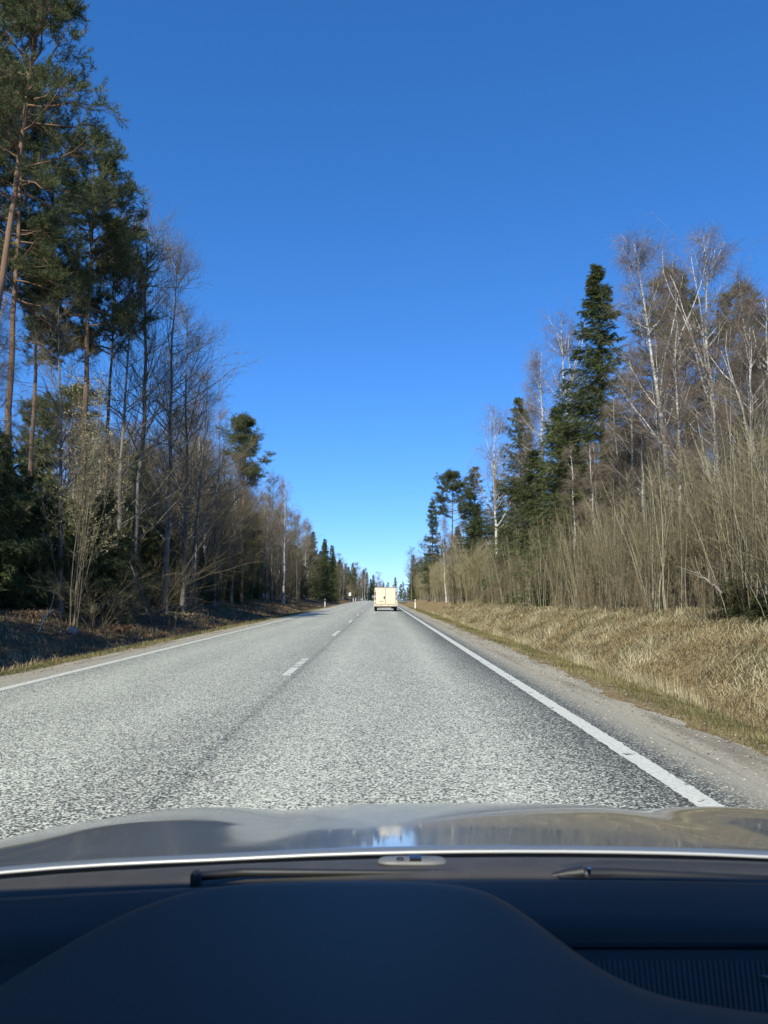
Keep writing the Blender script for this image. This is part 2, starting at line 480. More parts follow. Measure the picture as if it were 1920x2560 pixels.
_ph = _g.random((12, 2)) * 6.28; _fr = _g.normal(0, 1, (12, 2)) * np.linspace(0.25, 2.2, 12)[:, None]; _am = 0.11 / (1 + np.linspace(0, 5, 12))
def ground_z(x, y):
    x = np.asarray(x, float); y = np.asarray(y, float)
    u = x - xc(y)
    z = np.interp(u, PX, PZ) + zc(y)
    nz = 0
    for (a, b), (fx, fy), am in zip(_ph, _fr, _am):
        nz = nz + am * np.sin(fx * x + a) * np.cos(fy * y + b)
    w = np.clip((np.abs(u + 1.6) - 5.4) / 2.0, 0, 1)
    return z + nz * w * 1.3
def gz(x, y): return float(ground_z(x, y))

def sheet(us, ys, zoff, zf=None):
    U, Y = np.meshgrid(us, ys)
    X = U + xc(Y)
    Z = (ground_z(X, Y) if zf is None else zf(U, Y)) + zoff
    n, m = U.shape
    i = np.arange(n * m).reshape(n, m)
    q = np.stack([i[:-1, :-1], i[:-1, 1:], i[1:, 1:], i[1:, :-1]], -1).reshape(-1, 4)
    return np.stack([X, Y, Z], -1).reshape(-1, 3), q, U.ravel()

us = np.concatenate([np.array([-600, -300, -150, -90, -60, -45, -35, -28, -23]), np.arange(-20, -5.4, 0.3), np.arange(-5, 2.6, 1.5), np.arange(2.8, 12, 0.22), np.array([13, 14, 16, 19, 23, 28, 35, 45, 60, 90, 150, 300, 600])])
ys = np.concatenate([np.array([-200, -120, -80, -50, -30, -20, -12, -6]), np.arange(-2, 60, 0.4), np.arange(60, 140, 1.5), np.arange(140, 320, 5), np.array([340, 370, 410, 460, 520, 600, 800, 1200, 2000, 3000])])
g = Geo(); v, q, u = sheet(us, ys, 0); g.add(v, q)
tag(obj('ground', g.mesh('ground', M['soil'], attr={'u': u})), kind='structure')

yr = np.concatenate([np.arange(-40, 170, 4), np.arange(170, 420, 6)])
g = Geo(); v, q, u = sheet(np.array([-5.5, -4.5, -3.3, -1.5, 0.3, 1.5, 2.5]), yr, 0, lambda U, Y: zc(Y)); g.add(v, q)
road = tag(obj('road', g.mesh('road', M['asphalt'], attr={'u': u})), kind='structure')

def shoulder(u0, u1, rag):
    y = np.concatenate([np.arange(-10, 50, 0.07), np.arange(50, 400, 4)])
    g = Geo()
    w = np.linspace(0, 1, 6)
    nz = sum(np.sin(y * f + p) * a for f, p, a in ((0.35, 1, .10), (0.9, 2, .08), (2.3, .5, .06), (5.1, 3, .05), (9.3, 1.2, .03), (17.1, 2.2, .012)))
    outer = u1 + rag * nz
    U = u0 + (outer[:, None] - u0) * w[None]
    Y = np.repeat(y[:, None], 6, 1)
    X = U + xc(Y)
    Z = ground_z(X, Y) + 0.006 - 0.012 * (w[None] > 0.99)
    Z[:, 0] = zc(y) - 0.004
    i = np.arange(U.size).reshape(U.shape)
    q = np.stack([i[:-1, :-1], i[:-1, 1:], i[1:, 1:], i[1:, :-1]], -1).reshape(-1, 4)
    if u1 < u0: q = q[:, ::-1]
    g.add(np.stack([X, Y, Z], -1), q)
    return tag(obj('gravel_shoulder', g.mesh('gravel_shoulder', M['gravel'])), kind='structure')
shoulder(2.5, 3.25, 1.0)
shoulder(-5.5, -6.2, 1.0)

def strip(name, u0, u1, y0, y1, step, zo=0.004, jag=0.0):
    y = np.arange(y0, y1 + step * 0.5, step)
    g = Geo(); v, q, u = sheet(np.array([u0, u1]), y, zo, lambda U, Y: zc(Y))
    v = v.reshape(-1, 2, 3)
    if jag:
        v[:, 0, 0] += rng.normal(0, jag, len(y)); v[:, 1, 0] += rng.normal(0, jag, len(y))
    g.add(v, q)
    return g
obj('edge_line', strip('edge_line', 1.89, 2.05, -5, 45, 0.05, jag=0.005).mesh('edge_line', M['paint']), road)
obj('edge_line', strip('edge_line', 1.89, 2.05, 45, 400, 5).mesh('edge_line', M['paint']), road)
obj('edge_line', strip('edge_line', -5.17, -5.02, -5, 45, 0.05, jag=0.004).mesh('edge_line', M['paint']), road)
obj('edge_line', strip('edge_line', -5.17, -5.02, 45, 400, 5).mesh('edge_line', M['paint']), road)
for k in range(20):
    y0 = 12.2 + 12.1 * k
    L = 3.3 if k < 14 else 9
    if k == 0:
        g = Geo()
        for a, b_ in ((0, 1.35), (1.62, 1.85), (1.98, 2.62), (2.78, 3.3)):
            s = strip('', -1.565, -1.435, y0 + a, y0 + b_, (b_ - a) / 6, jag=0.006)
            g.add(s.v[0], s.q[0])
    elif k == 1:
        g = Geo()
        for a, b_ in ((0, 1.5), (1.7, 2.3), (2.42, 3.3)):
            s = strip('', -1.565, -1.435, y0 + a, y0 + b_, (b_ - a) / 6, jag=0.006)
            g.add(s.v[0], s.q[0])
    else:
        g = strip('', -1.565, -1.435, y0, y0 + L, L / 4)
    obj('centre_dash', g.mesh('centre_dash', M['paint']), road)

# ------------------------------------------------------------------ tree prototypes
def U(a, b, n): return a + (b - a) * rng.random(n)

def rep(n, k): return np.repeat(np.arange(n), k)

def proto_birch(h, wide=1.0, fork=False):
    gt, gc = Geo(), Geo()
    P0, R0 = trunk_line(h, 0.0088 * h + 0.02, 16, wig=0.045, taper=0.10)
    tubes(gt, P0, R0, 9)
    N1 = int(2.4 * h)
    t = U(0.36, 0.97, N1)
    if fork: t[:3] = U(0.45, 0.6, 3)
    L = h * wide * (0.05 + 0.25 * (1 - t) ** 0.7) * U(0.7, 1.25, N1)
    ang = U(R(25), R(52), N1)
    if fork: L[:3] = h * 0.42; ang[:3] = R(16)
    P1, R1 = grow(P0, R0, np.zeros(N1, int), t, ang, L, 8, 0.006 * L + 0.012 + (0.03 * (np.arange(N1) < 3) if fork else 0), bend=0.45, wig=0.10, tip=0.2)
    tubes(gt, P1, R1, 5)
    i2 = rep(N1, 13); t2 = U(0.2, 0.99, len(i2))
    L2 = L[i2] * U(0.18, 0.42, len(i2)) + 0.15
    P2, R2 = grow(P1, R1, i2, t2, U(R(25), R(55), len(i2)), L2, 4, np.full(len(i2), 0.009), bend=0.1, wig=0.14)
    tubes(gc, P2, R2, 3)
    i3 = rep(len(i2), 10); t3 = U(0.15, 1.0, len(i3))
    P3, R3 = grow(P2, R2, i3, t3, U(R(20), R(60), len(i3)), U(0.25, 0.75, len(i3)), 3, np.full(len(i3), 0.0042), bend=-0.75, wig=0.15, tip=0.6)
    tubes(gc, P3, R3, 3)
    return dict(h=h, kind='birch_tree', parts=[('trunk', gt.mesh('birch_trunk', M['birch_bark'])), ('crown', gc.mesh('birch_crown', M['birch_twig']))])

def proto_bare(h, low=0.18, wide=1.0, n2=13, n3=7, up=0.35):
    gt, gc = Geo(), Geo()
    P0, R0 = trunk_line(h, 0.0082 * h + 0.015, 14, wig=0.035, taper=0.08)
    tubes(gt, P0, R0, 8)
    N1 = int(3.1 * h)
    t = U(low, 0.98, N1)
    L = h * wide * (0.05 + 0.26 * (1 - t) ** 0.6) * U(0.6, 1.2, N1)
    P1, R1 = grow(P0, R0, np.zeros(N1, int), t, U(R(35), R(70), N1), L, 7, 0.005 * L + 0.010, bend=up, wig=0.11, tip=0.2)
    tubes(gt, P1, R1, 4)
    i2 = rep(N1, n2); t2 = U(0.15, 0.99, len(i2))
    L2 = L[i2] * U(0.2, 0.45, len(i2)) + 0.1
    P2, R2 = grow(P1, R1, i2, t2, U(R(25), R(55), len(i2)), L2, 4, np.full(len(i2), 0.0085), bend=0.25, wig=0.14)
    tubes(gc, P2, R2, 3)
    i3 = rep(len(i2), n3); t3 = U(0.2, 1.0, len(i3))
    P3, R3 = grow(P2, R2, i3, t3, U(R(20), R(55), len(i3)), U(0.2, 0.6, len(i3)), 3, np.full(len(i3), 0.0044), bend=0.15, wig=0.12, tip=0.6)
    tubes(gc, P3, R3, 3)
    return dict(h=h, kind='bare_tree', parts=[('trunk', gt.mesh('bare_trunk', M['grey_bark'])), ('crown', gc.mesh('bare_crown', M['grey_twig']))])

def proto_spruce(h, wid=0.17, dens=1.0, lo=0.05, gap=0.0):
    gt, gc = Geo(), Geo()
    P0, R0 = trunk_line(h, 0.0095 * h + 0.01, 14, wig=0.01, taper=0.05)
    tubes(gt, P0, R0, 8)
    N1 = int(19 * h * dens)
    t = lo + (0.985 - lo) * rng.random(N1) ** 0.9
    # whorls: bunch the branches a little
    wh = h * 2.0
    t = np.clip(t * 0.55 + 0.45 * np.round(t * wh) / wh + rng.normal(0, 0.006, N1), lo, 0.985)
    L = (h * wid * (1 - t) ** (0.95 if h > 16 else 0.8) + (0.12 if h > 16 else 0.22)) * (U(0.78, 1.1, N1) if h > 16 else U(0.65, 1.22, N1))
    ang = R(55) + R(50) * (1 - t) ** 0.6 + rng.normal(0, 0.10, N1)
    P1, R1 = grow(P0, R0, np.zeros(N1, int), t, ang, L, 5, 0.004 * L + 0.008, bend=0.16, wig=0.06, tip=0.25)
    tubes(gc, P1, R1, 3, rnd=np.zeros(N1))
    i2 = np.repeat(np.arange(N1), (6 + 7.5 * L * (14.0 / max(h, 8))).astype(int)); t2 = U(0.05, 1.0, len(i2))
    L2 = (L[i2] * 0.30 * (1.15 - t2 * 0.7) + 0.10) * U(0.7, 1.3, len(i2))
    P2, R2 = grow(P1, R1, i2, t2, U(R(30), R(65), len(i2)), L2, 3, np.full(len(i2), 0.006), bend=-0.6, wig=0.08, flatten=0.6)
    blades(gc, P2, 30 if h > 16 else 15, 0.15, 0.026 if h > 16 else 0.030, spread=0.6, t0=0.0, up=-0.15)
    blades(gc, P1, 34, 0.16, 0.028, spread=0.75, t0=0.12)
    tipP = np.stack([P0[:, -2], P0[:, -1]], 1)
    blades(gc, tipP, 60, 0.14, 0.02, spread=0.6)
    return dict(h=h, kind='spruce_tree', parts=[('trunk', gt.mesh('spruce_trunk', M['spruce_bark'])), ('crown', gc.mesh('spruce_crown', M['spruce_needle']))])

def proto_pine(h, base=0.5, wide=1.0, n1=46, blade=34):
    gt, gc = Geo(), Geo()
    P0, R0 = trunk_line(h, 0.0080 * h + 0.015, 18, wig=0.028, taper=0.16)
    tubes(gt, P0, R0, 10)
    # dead stubs below the crown
    ND = 16
    td = U(base * 0.45, base, ND)
    Pd, Rd = grow(P0, R0, np.zeros(ND, int), td, U(R(65), R(100), ND), U(0.4, 1.7, ND), 5, np.full(ND, 0.014), bend=-0.1, wig=0.16, tip=0.3)
    tubes(gt, Pd, Rd, 4)
    t = base + (0.985 - base) * (rng.random(n1) * 0.9 + np.linspace(0, 0.1, n1))
    s = (t - base) / (1 - base)
    L = h * wide * (0.045 + 0.10 * np.sin(np.clip(s * 0.9 + 0.22, 0, 1) * math.pi) ** 0.8) * U(0.6, 1.25, n1)
    ang = R(92) - R(52) * s + rng.normal(0, 0.16, n1)
    P1, R1 = grow(P0, R0, np.zeros(n1, int), t, ang, L, 7, 0.010 * L + 0.018, bend=0.28, wig=0.15, tip=0.2)
    tubes(gt, P1, R1, 5)
    i2 = rep(n1, 10); t2 = U(0.22, 1.0, len(i2))
    L2 = L[i2] * U(0.22, 0.42, len(i2)) + 0.12
    P2, R2 = grow(P1, R1, i2, t2, U(R(30), R(62), len(i2)), L2, 4, np.full(len(i2), 0.016), bend=0.25, wig=0.14, flatten=0.6)
    tubes(gt, P2, R2, 3)
    i3 = rep(len(i2), 8); t3 = U(0.25, 1.0, len(i3))
    P3, R3 = grow(P2, R2, i3, t3, U(R(20), R(65), len(i3)), U(0.22, 0.55, len(i3)), 3, np.full(len(i3), 0.007), bend=0.35, wig=0.1, flatten=0.7)
    blades(gc, P3, blade, 0.17, 0.015, spread=0.9, t0=0.05, up=0.12)
    tipP = np.stack([P0[:, -2], P0[:, -1]], 1)
    blades(gc, tipP, 90, 0.16, 0.02, spread=0.8)
    return dict(h=h, kind='pine_tree', parts=[('trunk', gt.mesh('pine_trunk', M['pine_bark'])), ('crown', gc.mesh('pine_crown', M['pine_needle']))])

def proto_shrub(nst, h, spread=0.45, lean=0.12, nb=13, n2=4):
    gs = Geo(); gc = Geo()
    Ps, Rs = [], []
    for i in range(nst):
        a = rng.random() * 6.28
        hh = h * (0.6 + 0.45 * rng.random())
        P, Rd = trunk_line(hh, 0.0024 * hh + 0.005, 8, lean=(math.cos(a) * lean * rng.random() * 2, math.sin(a) * lean * rng.random() * 2), wig=0.05, taper=0.2, flare=1.1)
        P[0, :, 0] += math.cos(a) * spread * rng.random(); P[0, :, 1] += math.sin(a) * spread * rng.random()
        Ps.append(P); Rs.append(Rd)
    P0 = np.concatenate(Ps); R0 = np.concatenate(Rs)
    tubes(gs, P0, R0, 4)
    i1 = rep(nst, nb); t1 = U(0.25, 0.98, len(i1))
    L1 = h * (0.06 + 0.20 * (1 - t1)) * U(0.6, 1.3, len(i1))
    P1, R1 = grow(P0, R0, i1, t1, U(R(20), R(62), len(i1)), L1, 4, np.full(len(i1), 0.006), bend=0.35, wig=0.14, tip=0.4)
    tubes(gc, P1, R1, 3)
    i2 = rep(len(i1), n2); t2 = U(0.2, 1, len(i2))
    P2, R2 = grow(P1, R1, i2, t2, U(R(20), R(65), len(i2)), U(0.15, 0.5, len(i2)), 3, np.full(len(i2), 0.0038), bend=0.15, wig=0.16, tip=0.6)
    tubes(gc, P2, R2, 3)
    return gs, gc, P2, h

BIRCH = [proto_birch(16, 0.9, True), proto_birch(15, 0.8), proto_birch(17, 1.0, True)]
BARE = [proto_bare(15), proto_bare(14, low=0.15, wide=1.15), proto_bare(16, low=0.3, wide=0.85, up=0.5)]
SPRUCE = [proto_spruce(20, wid=0.19), proto_spruce(14, wid=0.17, dens=0.85), proto_spruce(13, wid=0.15, dens=0.8, lo=0.12)]
YOUNG = [proto_spruce(6, wid=0.26, dens=1.1, lo=0.03), proto_spruce(5, wid=0.3, dens=1.2, lo=0.03)]
PINE = [proto_pine(24, base=0.55, wide=0.9, n1=54, blade=36), proto_pine(21, base=0.55, wide=0.9), proto_pine(17, base=0.6, wide=1.0, n1=40)]

def add_tree(pr, x, y, h, label, cat, group=None, rz=None, lean=(0, 0), sx=1.0):
    z = gz(x, y) - 0.05
    e = empty(pr['kind'], (x, y, z))
    s = h / pr['h']
    e.scale = (s * sx, s * sx, s)
    e.rotation_euler = (math.atan(-lean[1]) if lean[1] else 0.0, math.atan(lean[0]) if lean[0] else 0.0, 0)
    rz = rng.random() * 6.28 if rz is None else rz
    for nm, me in pr['parts']:
        c = obj(nm, me, e)
        c.rotation_euler = (0, 0, rz)
    tag(e, label, cat, group)
    return e

def tree_at(pr, px, py, Y, label, cat, group=None, lean=0.0, rz=None, sx=1.0, ly=0.0):
    """tree whose top shows at photo pixel (px, py), standing Y metres ahead; lean = sideways metres per metre"""
    x, zt = at(px, py, Y)
    zb = gz(x, Y)
    h = zt - zb
    return add_tree(pr, x - lean * h, Y, h, label, cat, group, rz, (lean, ly), sx)

# ------------------------------------------------------------------ left side of the road
tree_at(PINE[0], 150, -120, 25.5, 'tallest pine with orange upper trunk leaning right at the top left corner', 'pine tree', lean=0.10, rz=0.4, sx=0.9)
tree_at(PINE[1], 70, 190, 31, 'pine with straight red-brown trunk just right of the tallest leaning pine', 'pine tree', rz=2.2)
tree_at(PINE[1], 250, 360, 34, 'dense pine on the outer edge of the left pines against open sky', 'pine tree', lean=0.0, rz=4.0, sx=1.0)
tree_at(PINE[2], 110, 560, 37, 'shorter pine with low hanging crown behind the two leftmost pine trunks', 'pine tree', rz=1.1)
tree_at(PINE[2], 292, 560, 37, 'pine with narrow crown showing below and behind the dense outer pine', 'pine tree', rz=5.0, sx=0.75)
tree_at(PINE[0], -60, 100, 32, 'pine at the left picture edge with only its right boughs in view', 'pine tree', rz=3.0)
tree_at(BARE[2], 385, 525, 38, 'tallest bare tree with pale fine twigs beside the outer left pine', 'bare tree', lean=0.02)
tree_at(BARE[0], 440, 640, 41, 'bare tree with wide dark branches right of the tallest bare tree', 'bare tree')
tree_at(BARE[1], 330, 690, 36, 'dark-trunked bare tree directly under the outer left pine', 'bare tree')
tree_at(BARE[1], 478, 800, 45, 'bare spreading tree standing out on the skyline of the left forest edge', 'bare tree')
tree_at(BARE[0], 522, 930, 50, 'bare tree with curved dark branches reaching toward the road on the left', 'bare tree', lean=0.06)
tree_at(BIRCH[1], 500, 985, 56, 'thin white-stemmed birch behind the curved dark branches on the left', 'birch tree')
tree_at(PINE[2], 613, 1045, 70, 'lone flat-topped pine rising above the middle of the left treeline', 'pine tree', rz=0.8, sx=1.1)
tree_at(BIRCH[1], 590, 1120, 74, 'slim birch just left of the lone flat-topped pine', 'birch tree')
tree_at(BARE[2], 683, 1185, 88, 'left one of two thin bare treetops right of the lone pine', 'bare tree')
tree_at(BIRCH[1], 712, 1200, 93, 'right one of two thin bare treetops right of the lone pine', 'birch tree')
tree_at(BARE[0], 745, 1285, 108, 'grey bare tree just left of the three pointed spruces on the left', 'bare tree')
tree_at(SPRUCE[1], 783, 1328, 142, 'leftmost of three pointed spruces far along the left treeline', 'spruce tree')
tree_at(SPRUCE[1], 812, 1346, 150, 'middle one of three pointed spruces far along the left treeline', 'spruce tree')
tree_at(SPRUCE[1], 830, 1362, 154, 'rightmost of three pointed spruces far along the left treeline', 'spruce tree')
tree_at(BIRCH[0], 918, 1455, 268, 'far birch with bright white trunk where the road disappears', 'birch tree', sx=1.2)
tree_at(BIRCH[1], 20, 760, 26.5, 'pale crooked birch leaning right at the left picture edge', 'birch tree', lean=0.10)
tree_at(BARE[2], 150, 760, 30, 'slim bare tree between the left pine trunks', 'bare tree', lean=-0.05)

# goat willow in catkin
def willow(x, y, h):
    gs, gc, P2, hh = proto_shrub(9, h, spread=0.6, lean=0.14, nb=26, n2=8)
    e = empty('willow_tree', (x, y, gz(x, y) - 0.05))
    obj('stem', gs.mesh('willow_stem', M['willow_stem']), e)
    obj('crown', gc.mesh('willow_crown', M['willow_stem']), e)
    gk = Geo()
    keep = P2[rng.random(len(P2)) < 0.8]
    blades(gk, keep, 4, 0.06, 0.042, spread=1.0, t0=0.2)
    obj('catkin', gk.mesh('catkin', M['catkin']), e)['kind'] = 'stuff'
    tag(e, 'many-stemmed willow with pale yellow catkins in front of the left pines', 'willow tree')
xw, zw = at(205, 900, 28)
willow(xw, 28, zw - gz(xw, 28))

# spreading bare bush with arching branches under the left trees
def arch_bush(px, py, Y, label, n=34, L=4.6, rz=0.0):
    x, _ = at(px, py, Y)
    g1, g2 = Geo(), Geo()
    a = rng.random(n) * 6.28
    P = np.zeros((n, 8, 3)); d = np.stack([np.cos(a), np.sin(a), U(0.8, 2.6, n)], 1); d = norm(d)
    ln = U(0.6, 1.1, n) * L
    p = np.stack([np.cos(a) * 0.2, np.sin(a) * 0.2, np.zeros(n)], 1); P[:, 0] = p
    for j in range(1, 8):
        d = norm(d + rng.normal(0, 0.09, (n, 3)) + np.array([0, 0, -0.13])); p = p + d * (ln / 7)[:, None]; P[:, j] = p
    Rd = 0.012 * np.linspace(1, 0.25, 8)[None] * np.ones((n, 1))
    tubes(g1, P, Rd, 4)
    i2 = rep(n, 14)
    P2, R2 = grow(P, Rd, i2, U(0.2, 1, len(i2)), U(R(20), R(50), len(i2)), U(0.4, 1.3, len(i2)), 5, np.full(len(i2), 0.008), bend=0.2, wig=0.16, tip=0.4)
    tubes(g2, P2, R2, 3)
    i3 = rep(len(i2), 5)
    P3, R3 = grow(P2, R2, i3, U(0.2, 1, len(i3)), U(R(20), R(50), len(i3)), U(0.2, 0.5, len(i3)), 3, np.full(len(i3), 0.005), bend=0.1, wig=0.16, tip=0.6)
    tubes(g2, P3, R3, 3)
    e = empty('bare_bush', (x, Y, gz(x, Y) - 0.1), rz)
    obj('stem', g1.mesh('bush_stem', M['grey_twig']), e); obj('crown', g2.mesh('bush_twigs', M['grey_twig']), e)
    tag(e, label, 'bush')
    return e
arch_bush(375, 1300, 36, 'wide bare bush with long arching twigs in shade under the left trees', n=26, L=6.0)
arch_bush(455, 1320, 48, 'bare bush with outstretched pale branches right of the wide arching bush', n=18, L=6.0)
arch_bush(250, 1400, 29, 'low bare bush at the foot of the willow', n=24, L=3.6)

LG = 'young spruces at the left forest edge'
for px, Y, h, lb in ((30, 27, 6.5, 'tallest young spruce at the left picture edge below the leaning birch'), (95, 29, 5.2, 'young spruce under the second pine trunk from the left edge'), (150, 30, 4.6, 'young spruce directly left of the willow with catkins'), (-40, 26, 7.0, 'young spruce cut off by the left picture edge'), (240, 32, 4.5, 'young spruce showing dark through the willow stems'), (300, 33, 5.5, 'young spruce between the willow and the wide arching bush'), (350, 36, 4.2, 'small young spruce behind the wide arching bush')):
    x, _ = at(px, 1490, Y)
    add_tree(YOUNG[int(rng.integers(2))], x - 0.8, Y, h, lb, 'spruce tree', LG)

def scatter(n, xr, yr_, protos, hr, label, cat, group, power=1.3, mind=1.2, used=[], lim=None):
    k = 0; tries = 0
    while k < n and tries < n * 40:
        tries += 1
        y = yr_[0] + (yr_[1] - yr_[0]) * rng.random() ** power
        x = xr[0] + (xr[1] - xr[0]) * rng.random() + float(xc(y))
        if any((x - a) ** 2 + (y - b) ** 2 < mind ** 2 for a, b in used): continue
        used.append((x, y))
        h = hr[0] + (hr[1] - hr[0]) * rng.random()
        if lim is not None: h = min(h, lim(x, y))
        add_tree(protos[int(rng.integers(len(protos)))], x, y, h, label, cat, group, sx=0.9 + 0.3 * rng.random(), lean=(rng.normal(0, 0.02), rng.normal(0, 0.02)))
        k += 1

LL = lambda x, y: 15.5 if y > 45 else 12.0
scatter(80, (-22, -12.6), (54, 150), BARE, (11, 15.5), 'grey-brown bare tree in the near left treeline', 'bare tree', 'bare trees of the left treeline', lim=LL)
scatter(36, (-24, -12.8), (56, 160), BIRCH, (11, 15), 'thin pale birch among the bare trees of the left treeline', 'birch tree', 'birches of the left treeline', lim=LL)
scatter(80, (-26, -13.2), (28, 150), SPRUCE[1:] + YOUNG, (4.5, 11.5), 'dark spruce standing in the shade inside the left forest', 'spruce tree', 'spruces inside the left forest', lim=lambda x, y: 6.0 if y < 48 else 11.0)
scatter(10, (-30, -17), (62, 130), PINE[1:], (15, 18), 'pine crown showing behind the bare trees of the left forest', 'pine tree', 'pines behind the left treeline', mind=2.5)
scatter(40, (-20, -12.5), (150, 300), SPRUCE[1:], (8, 13), 'distant dark spruce along the far left of the road', 'spruce tree', 'distant spruces left of the road', power=1.0)
scatter(56, (-24, -12.2), (140, 310), BARE + BIRCH, (9, 13), 'distant grey bare tree along the far left of the road', 'bare tree', 'distant bare trees left of the road', power=1.0)
# trees beside and behind the car whose shadows fall on the left verge
scatter(34, (-26, -12.6), (-22, 24), BARE + SPRUCE[1:] + SPRUCE[1:], (13, 19), 'roadside tree left of the car, before the first trees in view', 'tree', 'roadside trees left of the car', power=1.0)

scatter(66, (-22, -13.0), (26, 85), YOUNG, (2.2, 5.6), 'low young spruce in the dark understorey of the left forest', 'spruce tree', 'young spruces of the left understorey', power=1.0, mind=0.9)

# ------------------------------------------------------------------ right side of the road
tree_at(SPRUCE[0], 1490, 655, 45, 'tall cone-shaped dark spruce standing highest on the right of the sky gap', 'spruce tree', sx=1.4)
tree_at(SPRUCE[1], 1296, 990, 64, 'pointed spruce half hidden by birches left of the tall spruce', 'spruce tree')
tree_at(SPRUCE[2], 1395, 1010, 50, 'lower spruce tucked against the left foot of the tall spruce', 'spruce tree', sx=1.3)
tree_at(SPRUCE[2], 1335, 1120, 56, 'squat dark spruce above the thicket left of the tall spruce', 'spruce tree', sx=1.4)
tree_at(PINE[2], 1130, 1180, 82, 'ragged pine with open sky on its left on the right treeline', 'pine tree', sx=1.1)
tree_at(SPRUCE[1], 1186, 1165, 80, 'broad spruce just right of the ragged pine', 'spruce tree', sx=1.25)
tree_at(SPRUCE[2], 1080, 1250, 128, 'slim spruce left of the ragged pine by the utility pole', 'spruce tree')
tree_at(SPRUCE[1], 988, 1442, 250, 'last small spruce before the van on the right', 'spruce tree')
tree_at(BIRCH[0], 1600, 610, 30, 'leaning white birch with forked trunk nearest on the right', 'birch tree', lean=-0.09, rz=0.6)
tree_at(BIRCH[1], 1668, 650, 34, 'birch with slim trunk just right of the forked leaning birch', 'birch tree', lean=-0.04)
tree_at(BIRCH[2], 1752, 585, 31, 'tallest white birch of the group on the right', 'birch tree', lean=-0.03, rz=2.0)
tree_at(BIRCH[1], 1842, 690, 30, 'white-barked birch second from the right picture edge', 'birch tree', lean=-0.03)
tree_at(BIRCH[0], 1905, 740, 28, 'birch with crooked upper limbs at the right picture edge', 'birch tree', lean=0.0, rz=4.1)
tree_at(BIRCH[2], 1405, 800, 54, 'drooping birch behind the left side of the tall spruce', 'birch tree', lean=-0.02)
tree_at(BIRCH[1], 1345, 880, 58, 'birch with hanging twigs on the skyline left of the tall spruce', 'birch tree')
tree_at(BIRCH[2], 1236, 1025, 70, 'bare birch against the sky between pines and tall spruce', 'birch tree')
tree_at(BIRCH[1], 1318, 1005, 67, 'birch with bright stem right of the skyline birch', 'birch tree')
tree_at(BIRCH[1], 1108, 1292, 99, 'small white birch with slanting branches below the ragged pine', 'birch tree', lean=-0.03)
tree_at(BARE[2], 1028, 1366, 172, 'grey bare tree first left on the right treeline beyond the van', 'bare tree')
tree_at(PINE[1], 1680, 690, 42, 'pine with orange trunk behind the forked leaning birch', 'pine tree')
tree_at(PINE[1], 1712, 760, 45, 'pine with thin orange trunk between the two tallest right birches', 'pine tree')
tree_at(PINE[1], 1850, 730, 40, 'pine with dark crown behind the birch second from the right edge', 'pine tree')
tree_at(PINE[2], 1915, 860, 37, 'low pine at the right picture edge with sky behind its trunk', 'pine tree')
tree_at(BIRCH[1], 1570, 860, 38, 'thin birch rising from the thicket right of the tall spruce', 'birch tree')
tree_at(BIRCH[1], 1790, 1000, 26, 'short birch leaning right inside the thicket', 'birch tree', lean=0.05)

SLIM = [proto_birch(14, 0.55), proto_birch(15, 0.5)]
scatter(18, (10.6, 16), (25, 48), SLIM, (8.5, 12.0), 'slim upright white birch rising out of the right-hand thicket', 'birch tree', 'slim birches in the right thicket', power=1.0, mind=0.9)
RL = lambda x, y: 13.0 if y < 50 else 15.0
scatter(64, (13.5, 28), (22, 100), SPRUCE[1:], (7, 13), 'dark spruce filling the forest behind the right-hand birches', 'spruce tree', 'spruces behind the right birches', lim=RL)
scatter(34, (13, 26), (26, 100), BIRCH + BARE, (9, 14), 'bare birch among the dark spruces of the right forest', 'birch tree', 'birches in the right forest', lim=RL)
scatter(14, (18, 34), (30, 110), PINE[1:], (14, 17), 'pine standing deep behind the right-hand thicket', 'pine tree', 'pines deep in the right forest', mind=2.5)
scatter(60, (12.0, 28), (85, 210), SPRUCE[1:], (8, 14), 'dark spruce of the middle right treeline', 'spruce tree', 'spruces of the middle right treeline', power=1.0)
scatter(46, (10.5, 22), (100, 240), BARE + BIRCH, (8, 12.5), 'grey bare tree of the middle right treeline', 'bare tree', 'bare trees of the middle right treeline', power=1.0)

scatter(40, (7.5, 16), (170, 330), SPRUCE[1:], (7, 12), 'distant dark spruce along the far right of the road', 'spruce tree', 'distant spruces right of the road', power=1.0)
scatter(50, (8, 18), (160, 340), BARE, (9, 13), 'distant bare tree along the far right of the road', 'bare tree', 'distant bare trees right of the road', power=1.0)

# thicket of slim saplings along the right forest edge
SH = []
for nst, h in ((7, 6.5), (6, 5.6), (8, 6.0), (5, 7.0), (6, 5.0), (7, 5.8)):
    gs, gc, _, hh = proto_shrub(nst, h, lean=0.15, nb=15, n2=6)
    SH.append((gs.mesh('shrub_stem', M['olive_stem']), gc.mesh('shrub_twigs', M['olive_twig']), h))
def edge_u(): return 9.0
TG = 'bare saplings of the right-hand thicket'
k = 0
for i in range(280):
    y = 14 + 80 * rng.random() ** 1.2
    u = 9.0 + 5.0 * rng.random() ** 1.1
    s = SH[int(rng.integers(6))]
    hh = (3.4 + 0.45 * (u - 9.0) + 2.0 * rng.random()) * (1.0 if y > 30 else 1.08)
    e = empty('bare_sapling', (u, y, gz(u, y) - 0.05), rng.random() * 6.28)
    sc_ = hh / s[2]; e.scale = (sc_, sc_, sc_)
    e.rotation_euler = (rng.normal(0, 0.06), -0.06 + rng.normal(0, 0.065), rng.random() * 6.28)
    obj('stem', s[0], e); obj('crown', s[1], e)
    tag(e, 'slim many-stemmed bare sapling in the olive-brown thicket along the right forest edge', 'sapling', TG)

